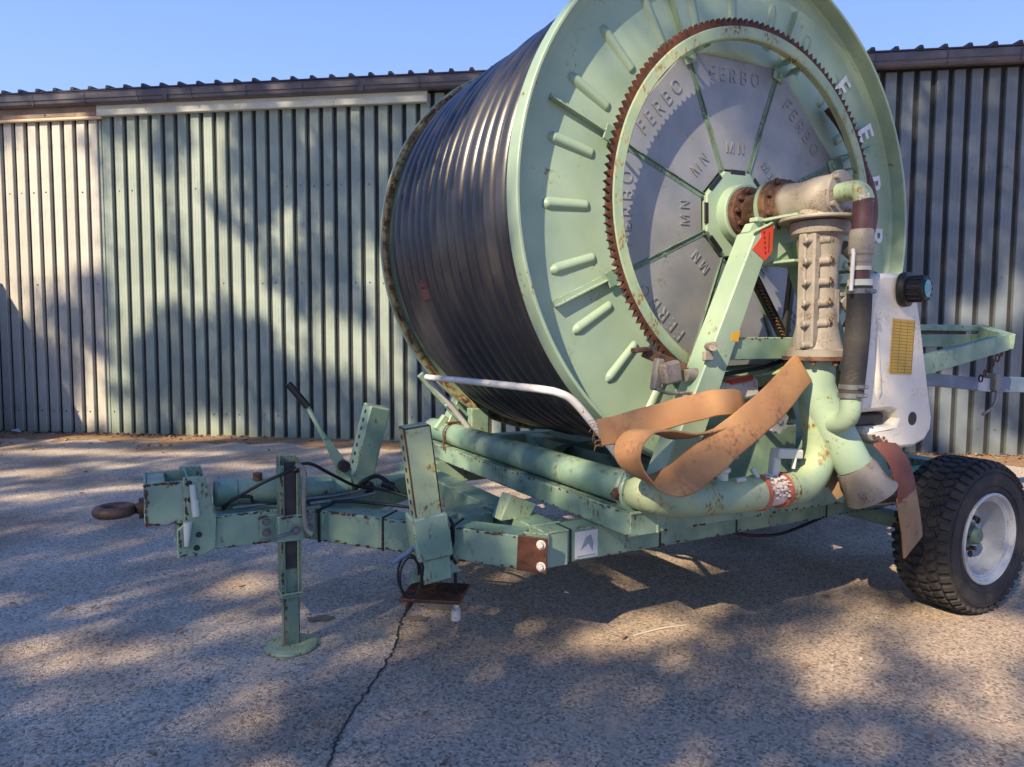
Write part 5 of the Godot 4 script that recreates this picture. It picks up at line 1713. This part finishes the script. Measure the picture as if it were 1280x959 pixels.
func ground() -> void:
	var b := Mb.new()
	var half := 90.0
	for c in [[-half, -half], [half, -half], [half, half], [-half, half]]:
		pass
	var st := SurfaceTool.new()
	st.begin(Mesh.PRIMITIVE_TRIANGLES)
	var cs := [Vector2(-half, -half), Vector2(half, -half), Vector2(half, half), Vector2(-half, -half), Vector2(half, half), Vector2(-half, half)]
	for c in cs:
		st.set_normal(Vector3.UP)
		st.set_tangent(Plane(1, 0, 0, 1))
		st.set_uv(c / 2.4)
		st.set_uv2(c.rotated(0.5) / 11.0)
		st.add_vertex(Vector3(c.x, 0, c.y))
	var g := MeshInstance3D.new()
	g.name = "ground"
	var mesh := st.commit()
	mesh.surface_set_material(0, M.asphalt)
	g.mesh = mesh
	add_child(g)
	g.set_meta("kind", "structure")
	# crack between two pours of asphalt, from the support leg towards the camera
	b = Mb.new()
	var f := noise(FastNoiseLite.TYPE_SIMPLEX, 1.6, 5, 3)
	var last := []
	var line := curve([Vector3(-0.33, 0.008, -4.75), Vector3(-0.40, 0.008, -4.35), Vector3(-0.47, 0.008, -4.05), Vector3(-0.555, 0.008, -3.85), Vector3(-0.58, 0.008, -3.62), Vector3(-0.565, 0.008, -3.25), Vector3(-0.595, 0.008, -2.95), Vector3(-0.635, 0.008, -2.66), Vector3(-0.645, 0.008, -2.45), Vector3(-0.62, 0.008, -2.2), Vector3(-0.60, 0.008, -1.6), Vector3(-0.62, 0.008, 0.5)], 14)
	for k in line.size():
		var p: Vector3 = line[k] + Vector3(0.010 * f.get_noise_1d(k * 0.35) + 0.006 * f.get_noise_1d(k * 1.7 + 9.0), 0, 0)
		var w := 0.003 + 0.006 * absf(f.get_noise_1d(k * 0.5 + 50.0)) + (0.008 if k > 30 and k < 36 else 0.0)
		var q := [p - Vector3(w, 0, 0), p + Vector3(w, 0, 0)]
		if k > 0: b.quad(last[0], last[1], q[1], q[0], Vector3.UP)
		last = q
	var pb := Mb.new()
	for k in line.size() - 1:
		var xs := [0.0, 1.5, 4.0, 9.0]
		for c in 3:
			for w in [[k, c], [k, c + 1], [k + 1, c + 1], [k, c], [k + 1, c + 1], [k + 1, c]]:
				var base: Vector3 = line[w[0]]
				var p := Vector3((base.x + 0.010 * f.get_noise_1d(w[0] * 0.35) + 0.006 * f.get_noise_1d(w[0] * 1.7 + 9.0)) if w[1] == 0 else xs[w[1]], 0.004, base.z + 0.12 * sin(xs[w[1]] * 1.3) * xs[w[1]] * 0.2)
				pb.put(pb.main, p, Vector3.UP, Vector2(p.x, p.z) / 2.4)
			pb.n += 2
	struct("asphalt_patch", pb, M.asphalt_patch)
	struct("crack", b, M.crack)
	# oil and rust that dripped from the trailer
	for q in [[-0.36, -3.80, 0.10], [-0.50, -3.62, 0.05], [-1.02, -3.62, 0.05]]:
		b = Mb.new()
		var rim := []
		for k in 25:
			var a := TAU * k / 24.0
			var r: float = q[2] * (1.0 + 0.45 * f.get_noise_2d(cos(a) * 1.4 + q[0] * 9.0, sin(a) * 1.4))
			rim.append(Vector3(q[0] + cos(a) * r * 1.3, 0.0085, q[1] + sin(a) * r * 0.8))
		for k in 24: b.tri(Vector3(q[0], 0.0085, q[1]), rim[k], rim[k + 1], Vector3.UP, Vector3.UP, Vector3.UP)
		struct("oil_stain", b, M.oil)
	# strip of sandy dirt washed up along the foot of the wall
	b = Mb.new()
	var prev := []
	for k in 180:
		var x := lerpf(-13.5, 12.0, k / 179.0)
		var edge := 0.62 + 0.35 * f.get_noise_1d(x * 0.55 + 3.0) + 0.16 * f.get_noise_1d(x * 3.1)
		if x > 3.0: edge += 0.25
		var q := [wall_point(x, -0.05) + Vector3(0, 0.012, 0), wall_point(x, edge * 0.5) + Vector3(0, 0.008, 0), wall_point(x, edge) + Vector3(0, 0.0035, 0)]
		if k > 0:
			for c in 2:
				for tri3 in [[prev[c], q[c], q[c + 1]], [prev[c], q[c + 1], prev[c + 1]]]:
					for p in tri3: b.put(b.main, p, Vector3.UP, Vector2(p.x, p.z) / 2.4)
					b.n += 1
		prev = q
	struct("dirt_verge", b, M.sand)
	b = Mb.new()
	# dead leaves and grit along the foot of the wall: too many to count
	for k in 2600:
		var x := rng.randf_range(-10.0, 9.5)
		var out := absf(rng.randfn(0.0, 0.16)) + 0.01
		if rng.randf() < 0.16: out = rng.randf_range(0.0, 1.6)
		var thick := clampf(0.5 + 0.5 * sin(x * 0.9 + 1.0) + (0.7 if x > 3.0 else 0.0), 0.12, 1.0)
		if rng.randf() > thick: continue
		var p := wall_point(x, out) + Vector3(0, 0.008 + rng.randf() * 0.02 * exp(-out * 6.0), 0)
		var l := rng.randf_range(0.018, 0.05)
		var bas := Basis.from_euler(Vector3(rng.randfn(0, 0.35), rng.randf() * TAU, rng.randfn(0, 0.35)))
		b.tint = Color(0.16, 0.085, 0.045).lerp(Color(0.36, 0.23, 0.13), rng.randf())
		var a := p + bas * Vector3(-l, 0, 0)
		var d := p + bas * Vector3(l, 0.004, 0)
		var m0 := p + bas * Vector3(0, 0.006, l * 0.45)
		var m1 := p + bas * Vector3(0, 0.006, -l * 0.45)
		b.tri(a, m0, d, bas.y, bas.y, bas.y)
		b.tri(a, d, m1, bas.y, bas.y, bas.y)
	for k in 130:
		var p := Vector3(rng.randf_range(-6.5, 6.0), 0.012, rng.randf_range(-9.0, -2.0))
		var l := rng.randf_range(0.015, 0.034)
		var bas := Basis.from_euler(Vector3(rng.randfn(0, 0.25), rng.randf() * TAU, rng.randfn(0, 0.25)))
		b.tint = Color(0.14, 0.08, 0.045).lerp(Color(0.34, 0.22, 0.12), rng.randf())
		b.tri(p + bas * Vector3(-l, 0, 0), p + bas * Vector3(0, 0.006, l * 0.5), p + bas * Vector3(l, 0.004, 0), bas.y, bas.y, bas.y)
		b.tri(p + bas * Vector3(-l, 0, 0), p + bas * Vector3(l, 0.004, 0), p + bas * Vector3(0, 0.006, -l * 0.5), bas.y, bas.y, bas.y)
	var lit := part("leaf_litter", b, M.litter, self)
	lit.set_meta("kind", "stuff")
	tag(lit, "dead brown leaves and grit along the foot of the shed wall", "leaf litter")
	b = Mb.new()
	for k in 420:
		var p := Vector3(rng.randf_range(-6.0, 6.0), 0.003, rng.randf_range(-8.5, -1.9))
		var r := rng.randf_range(0.004, 0.011)
		var tone := rng.randf_range(0.16, 0.5)
		b.tint = Color(tone, tone * 0.96, tone * 0.9) if rng.randf() < 0.7 else Color(0.22, 0.13, 0.07)
		b.ball(p, Vector3(r, r * 0.6, r * rng.randf_range(0.6, 1.0)), 6, 4)
	var grit := part("loose_grit", b, M.litter, self)
	grit.set_meta("kind", "stuff")
	tag(grit, "loose stones and crumbs scattered over the asphalt", "grit")
	b = Mb.new()
	b.tint = Color(0.5, 0.44, 0.36)
	b.tube(curve([Vector3(0.62, 0.008, -3.42), Vector3(0.78, 0.012, -3.50), Vector3(0.92, 0.008, -3.55)], 5), [0.004, 0.004, 0.004, 0.0045, 0.005, 0.005, 0.004, 0.004, 0.003, 0.003, 0.002], 6)
	var tw := part("twig", b, M.litter, self)
	tag(tw, "thin pale twig lying on the asphalt under the trailer", "twig")
	b = Mb.new()
	b.tint = Color(0.6, 0.6, 0.6)
	b.box(wall_point(-7.85, 0.06) + Vector3(0, 0.03, 0), Vector3(0.11, 0.04, 0.05), Basis.from_euler(Vector3(0.2, 0.4, 0.15)), 0.008)
	b.box(wall_point(-7.79, 0.07) + Vector3(0, 0.018, 0), Vector3(0.08, 0.02, 0.04), Basis.from_euler(Vector3(0.1, -0.3, -0.2)), 0.006)
	var sc := part("litter_scrap", b, M.litter, self)
	tag(sc, "small white scrap of litter at the dark foot of the wall", "litter")


# ---------------------------------------------------------------- trees behind the camera that dapple the yard
# Seen along the sun's rays the foliage is dense, open or torn: each entry is the middle of a clump or of a gap, the map to its unit circle, and 1 for leaves or 0 for a gap.
const GAPS := [
	[-11.972, 5.723, 1.118, -0.053, 0.237, -0.879, 0],
	[-10.687, 5.973, 2.274, -0.084, 0.253, -0.935, 0],
	[-11.451, 3.374, 3.467, -0.146, 0.75, -2.461, 0],
	[-10.973, 3.369, 5.256, -0.201, 1.167, -3.806, 0],
	[-9.801, 6.021, 3.348, 0.798, 0.419, -0.93, 0],
	[-9.192, 5.567, 2.283, 1.405, 0.858, -1.272, 0],
	[-8.644, 5.1, 2.656, 1.213, 1.186, -1.967, 0],
	[-8.004, 5.144, 5.089, -0.078, 0.683, -2.325, 0],
	[-7.223, 5.374, 4.256, -0.038, 0.444, -1.511, 0],
	[-6.928, 4.894, 6.708, -0.045, 0.531, -1.755, 0],
	[-8.214, 7.616, 6.63, -0.114, 0.928, -3.619, 0],
	[-9.488, 7.101, 5.97, -0.164, 0.918, -3.542, 0],
	[-7.619, 8.087, 3.787, -0.047, 2.774, -11.017, 0],
	[-6.729, 8.356, 3.238, -0.017, 2.338, -9.31, 0],
	[-10.115, 6.892, 3.671, -0.119, 0.804, -3.094, 1],
	[-8.768, 7.102, 1.905, -0.041, 0.373, -1.425, 1],
	[-11.673, 4.367, 1.855, -0.082, 1.445, -4.988, 1],
	[-9.733, 4.44, 0.925, -0.027, 0.549, -1.848, 1],
	[-7.578, 7.138, 1.572, -0.019, 0.36, -1.354, 1],
	[-8.216, 4.263, 0.959, -0.016, 0.788, -2.575, 1],
	[-6.373, 6.822, 1.618, -0.004, 0.12, -0.434, 1],
	[-12.323, 3.467, 1.364, -0.067, 0.488, -1.628, 1],
	[-9.141, 7.63, 0.831, -0.021, 1.943, -7.684, 1],
	[-8.261, 7.989, 0.588, -0.01, 2.74, -10.923, 1],
	[-0.454, 8.869, 0.73, 0.034, 0.135, -0.501, 1],
	[-0.876, 9.58, 8.217, 0.353, 1.197, -4.691, 0],
	[-0.056, 7.774, 2.321, 0.114, 1.567, -5.423, 0],
	[-0.264, 6.653, 5.179, 0.243, 0.894, -2.916, 0],
	[0.23, 8.065, 6.504, 0.334, 0.763, -2.672, 0],
	[-0.54, 6.912, 9.438, 0.422, 0.879, -2.92, 0],
	[-1.632, 1.39, 0.265, 0.313, 0.759, -1.889, 1],
	[-4.424, 1.483, 0.241, 0.706, 0.416, -1.025, 1],
	[-4.82, 1.322, 0.387, 1.382, 0.543, -1.339, 1],
	[-2.678, 0.793, 0.646, 2.112, 1.206, -3.005, 1],
	[-2.307, 1.168, 0.747, 1.458, 0.887, -2.207, 1],
	[-1.542, 1.248, 0.99, 1.227, 1.516, -3.777, 1],
	[-3.685, 1.437, 2.541, 7.394, 5.253, -2.789, 0],
	[-3.643, 0.793, 1.398, 7.05, 3.63, -4.193, 0],
	[-1.416, 1.881, 2.071, 1.743, 2.894, -4.804, 0],
	[-0.538, 1.986, 3.896, 1.147, 1.394, -3.464, 0],
	[-0.007, 2.381, 3.139, 0.086, 1.364, -3.384, 0],
	[-0.325, 2.506, 3.384, 0.897, 7.527, -8.361, 0],
	[0.099, 1.949, 8.376, -0.167, 1.987, -4.949, 0],
	[-0.132, 1.9, 8.811, 0.868, 5.746, -14.308, 0],
	[-1.06, 1.721, 8.926, 5.662, 5.482, -13.629, 0],
	[-2.113, 2.045, 12.7, 13.207, 5.376, -13.287, 0],
	[-0.858, 1.356, 9.799, 6.424, 8.548, -21.326, 0],
	[-7.144, 2.255, 0.194, 0.607, 0.272, -0.66, 1],
	[-11.015, 2.763, 0.473, 1.864, 1.825, -4.36, 0],
	[-10.075, 2.329, 0.575, 2.454, 1.849, -4.445, 0],
	[-8.779, 2.777, 0.475, 1.488, 2.358, -5.673, 0],
	[-8.651, 1.881, 0.803, 3.711, 2.604, -3.264, 0],
	[-8.277, 2.343, 0.683, 2.385, 3.853, -9.317, 0],
	[-7.412, 1.569, 1.242, 5.893, 2.994, -4.226, 0],
	[-7.104, 1.94, 1.03, 3.801, 4.846, -6.742, 0],
	[-7.151, 2.809, 1.621, 4.097, 2.888, -6.984, 0],
	[-5.705, 2.908, 2.279, 4.45, 2.754, -6.684, 0],
	[-6.25, 1.302, 3.069, 14.379, 6.27, -15.384, 0],
	[-1.662, 3.288, 5.567, 0.035, 1.4, -1.128, 0],
	[-1.507, 2.871, 4.677, 0.048, 2.938, -2.776, 0],
	[-1.464, 4.26, 8.147, -2.354, 1.636, -3.193, 0],
	[-1.308, 3.593, 3.41, 0.05, 2.09, -1.73, 0],
	[-1.145, 4.194, 5.802, 0.113, 5.356, -4.101, 0],
	[-1.379, 4.128, 5.713, 0.078, 5.046, -3.637, 0],
	[-0.654, 5.014, 4.313, 0.147, 1.493, -1.102, 1],
	[-1.047, 4.989, 3.257, 0.085, 10.152, -6.825, 1],
	[-0.98, 4.716, 5.124, 0.132, 5.355, -3.855, 1],
	[-2.695, 3.591, 5.237, -0.005, 1.316, -1.068, 1],
	[-1.847, 3.669, 8.47, 0.042, 3.539, -2.652, 0],
	[-1.983, 3.62, 7.227, 0.03, 2.964, -2.236, 0],
	[-2.415, 3.894, 8.662, 0, 3.553, -2.655, 0],
	[-2.766, 1.734, 3.012, -0.023, 3.858, -4.252, 1],
	[-2.532, 2.114, 10.373, -0.063, 3.182, -3.312, 1],
	[-2.132, 2.06, 31.087, -0.156, 5.257, -5.471, 0],
	[-1.695, 1.994, 10.145, 0.079, 7.397, -8.416, 0],
	[-2.263, 2.372, 7.316, 0, 6.595, -6.89, 1],
	[-1.683, 2.455, 7.416, 0, 8.124, -8.401, 0],
	[-1.073, 2.513, 3.561, 0.048, 4.8, -4.798, 0],
	[-1.071, 3.238, 5.308, 0.093, 2.121, -1.863, 0],
	[-0.699, 3.56, 6.512, 0.179, 3.432, -2.887, 0],
	[-0.759, 3.809, 6.219, 0.175, 9.491, -7.353, 0],
	[-0.696, 2.959, 5.893, 0.155, 3.102, -3.09, 0],
	[-0.431, 3.219, 9.332, 0.32, 5.373, -5.121, 0],
	[-0.391, 2.963, 5.235, 0.188, 7.168, -7.52, 0],
	[-0.383, 3.594, 8.013, 0.277, 5.866, -5.149, 0.5],
	[0.027, 2.906, 6.472, 0.344, 3.375, -3.931, 0.55],
]


func foliage(p: Vector2, f: FastNoiseLite, g: FastNoiseLite) -> float:
	var v := smoothstep(-0.20, 0.02, f.get_noise_2d(p.x, p.y))
	if p.x > 0.6 or p.x < -14.0: v = smoothstep(-0.3, -0.1, f.get_noise_2d(p.x, p.y))
	for q in GAPS:
		var dx: float = p.x - q[0]
		var dy: float = p.y - q[1]
		var u: float = q[2] * dx + q[3] * dy
		var w: float = q[4] * dx + q[5] * dy
		var r := sqrt(u * u + w * w)
		if r > 1.7: continue
		r += 0.28 * g.get_noise_2d(p.x, p.y)
		v = lerpf(v, q[6], smoothstep(1.2, 0.85, r))
	return v


func trees() -> void:
	var dir := SUN.normalized()
	var flat := Vector3(dir.x, 0, dir.z).normalized()
	var e1 := Vector3(-flat.z, 0, flat.x)
	var e2 := e1.cross(dir)
	if e2.y < 0.0: e2 = -e2
	var f := noise(FastNoiseLite.TYPE_SIMPLEX_SMOOTH, 0.55, 61, 3)
	var g := noise(FastNoiseLite.TYPE_SIMPLEX_SMOOTH, 2.2, 62, 2)
	var lump := noise(FastNoiseLite.TYPE_SIMPLEX_SMOOTH, 0.35, 63, 2)
	# one leaf spray: a few folded blades
	var b := Mb.new()
	for k in 3:
		var bas := Basis.from_euler(Vector3(0.5 * k - 0.5, TAU * k / 3.0, 0.3))
		var o := bas * Vector3(0.02, 0, 0)
		var a := o + bas * Vector3(0.0, 0.0, 0.0)
		var t := o + bas * Vector3(0.13, -0.01, 0.0)
		var m0 := o + bas * Vector3(0.06, 0.012, 0.038)
		var m1 := o + bas * Vector3(0.06, 0.012, -0.038)
		b.tri(a, m0, t, bas.y, bas.y, bas.y)
		b.tri(a, t, m1, bas.y, bas.y, bas.y)
	var spray := b.done(M.leaf)
	var labels := ["tall leafy tree behind the camera that shades the drum and the near asphalt", "tallest leafy tree behind the camera that shades the right end of the shed", "leafy tree left of the camera that dapples the middle of the shed wall", "leafy tree far left of the camera that dapples the left end of the shed wall"]
	var mid := [Vector2(-1.6, 2.2), Vector2(-1.2, 7.6), Vector2(-6.6, 4.2), Vector2(-11.2, 3.6)]
	var far := [15.0, 15.5, 18.0, 21.0]
	var stem := [-4.4, -4.9, -5.6, -14.4]     # where the trunks stand across the sun's rays
	var spots: Array = [[], [], [], []]
	for k in 62000:
		var p := Vector2(rng.randf_range(-15.0, 1.4), rng.randf_range(-0.3, 12.0))
		if p.y > 6.6 + 0.385 * (p.x + 13.0) + 0.6: continue
		if rng.randf() > foliage(p, f, g): continue
		var near := 0
		for i in 4:
			if p.distance_to(mid[i]) < p.distance_to(mid[near]): near = i
		var s: float = far[near] + 1.6 * lump.get_noise_2d(p.x, p.y) * 2.0 + rng.randf_range(-0.9, 0.9)
		spots[near].append(e1 * p.x + e2 * p.y - dir * s)
	for i in 4:
		var c := Vector3.ZERO
		for p in spots[i]: c += p
		c /= spots[i].size()
		var foot: Vector3 = Vector3(c.x, 0, c.z) + e1 * (stem[i] - e1.dot(c)) - flat * 0.8 * i
		var t := thing("tree", labels[i], "tree", foot, 0.0, "trees behind the camera")
		b = Mb.new()
		var top := c.y - 0.8
		b.tube(curve([Vector3(0, -0.1, 0), Vector3(0.05, 1.5, 0), Vector3(0.1, top * 0.5, -0.1), Vector3(0.3, top * 0.8, -0.4), Vector3(0.6, top + 0.8, -0.8)], 4), [0.24, 0.21, 0.19, 0.18, 0.175, 0.17, 0.165, 0.16, 0.15, 0.14, 0.13, 0.12, 0.11, 0.1, 0.08, 0.06, 0.04], 12)
		part("trunk", b, M.bark, t)
		for k in 5:
			var q: Vector3 = spots[i][rng.randi() % spots[i].size()] - foot
			var st := Vector3(0.15, top * rng.randf_range(0.55, 0.85), -0.2)
			b = Mb.new()
			b.tube(curve([st, st.lerp(q, 0.45) + Vector3(0, 0.4, 0), q], 4), [0.07, 0.06, 0.05, 0.042, 0.034, 0.028, 0.022, 0.016, 0.01], 8)
			part("limb", b, M.bark, t)
		var mm := MultiMesh.new()
		mm.transform_format = MultiMesh.TRANSFORM_3D
		mm.use_colors = true
		mm.mesh = spray
		mm.instance_count = spots[i].size()
		for k in spots[i].size():
			var bas := Basis.from_euler(Vector3(rng.randfn(0, 0.7), rng.randf() * TAU, rng.randfn(0, 0.7))).scaled(Vector3.ONE * rng.randf_range(0.8, 1.35))
			mm.set_instance_transform(k, Transform3D(bas, spots[i][k] - foot))
			mm.set_instance_color(k, Color(0.08, 0.10, 0.028).lerp(Color(0.16, 0.15, 0.045), rng.randf()))
		var crown := MultiMeshInstance3D.new()
		crown.name = "crown"
		crown.multimesh = mm
		t.add_child(crown, true)
		crown.set_meta("kind", "stuff")


# ---------------------------------------------------------------- added unseen blocker outside the view, shaped to shade the foot of the wall
func shadow_blocker() -> void:
	var h := thing("shadow_blocker", "added dark block left of the view, shaped to cast the sloping shadow on the shed wall", "blocker", WALL_AT, WALL_TURN)
	var b := Mb.new()
	b.prism(PackedVector2Array([Vector2(-13.0, 0.0), Vector2(-7.045, 0), Vector2(-7.62, 1.19), Vector2(-8.61, 3.24), Vector2(-8.96, 3.30), Vector2(-13.0, 3.30)]), 1.15, 3.4, Transform3D.IDENTITY, 0.03)
	part("blocker_body", b, M.blocker, h)
	for k in 5:
		b = Mb.new()
		b.span(Vector3(-12.8 + 0.85 * k, 0.05, 3.401), Vector3(-12.68 + 0.85 * k, 3.2, 3.48), 0.01)
		part("rib", b, M.blocker, h)
	b = Mb.new()
	b.span(Vector3(-13.0, 3.18, 3.402), Vector3(-9.0, 3.29, 3.46), 0.01)
	part("rim", b, M.blocker, h)


func _ready() -> void:
	rng.seed = 20
	var cam := Camera3D.new()
	cam.name = "camera"
	cam.fov = 57.75
	cam.near = 0.05
	cam.far = 400.0
	add_child(cam)
	var fwd := Vector3(0, -sin(0.0645), -cos(0.0645))
	var up0 := Vector3(0, cos(0.0645), -sin(0.0645))
	var right := Vector3.RIGHT * cos(0.0039) + up0 * sin(0.0039)
	var up1 := -Vector3.RIGHT * sin(0.0039) + up0 * cos(0.0039)
	cam.transform = Transform3D(Basis(right, up1, -fwd), Vector3(0, 1.5, 0))
	cam.current = true

	var env := Environment.new()
	var sky := Sky.new()
	var sm := ProceduralSkyMaterial.new()
	sm.sky_top_color = Color(0.27, 0.415, 0.685)
	sm.sky_horizon_color = Color(0.61, 0.715, 0.90)
	sm.sky_curve = 0.3
	sm.sun_angle_max = 30.0
	sm.sun_curve = 0.15
	sm.ground_bottom_color = Color(0.30, 0.28, 0.26)
	sm.ground_horizon_color = Color(0.55, 0.58, 0.60)
	sm.sky_energy_multiplier = 1.0
	sm.ground_energy_multiplier = 0.9
	sky.sky_material = sm
	env.background_mode = Environment.BG_SKY
	env.sky = sky
	env.ambient_light_source = Environment.AMBIENT_SOURCE_SKY
	env.tonemap_mode = Environment.TONE_MAPPER_LINEAR
	env.tonemap_exposure = 1.95
	env.sdfgi_enabled = true
	env.ssao_enabled = true
	env.ssil_enabled = true
	var we := WorldEnvironment.new()
	we.name = "environment"
	we.environment = env
	add_child(we)
	var sun := DirectionalLight3D.new()
	sun.name = "sun"
	sun.light_color = Color(1.0, 0.92, 0.79)
	sun.light_energy = 1.42
	sun.light_angular_distance = 0.5
	sun.shadow_enabled = true
	add_child(sun)
	sun.look_at_from_position(Vector3.ZERO, SUN, Vector3.UP)

	materials()
	ground()
	shed()
	trailer()
	flat_hoses()
	trees()
	shadow_blocker()
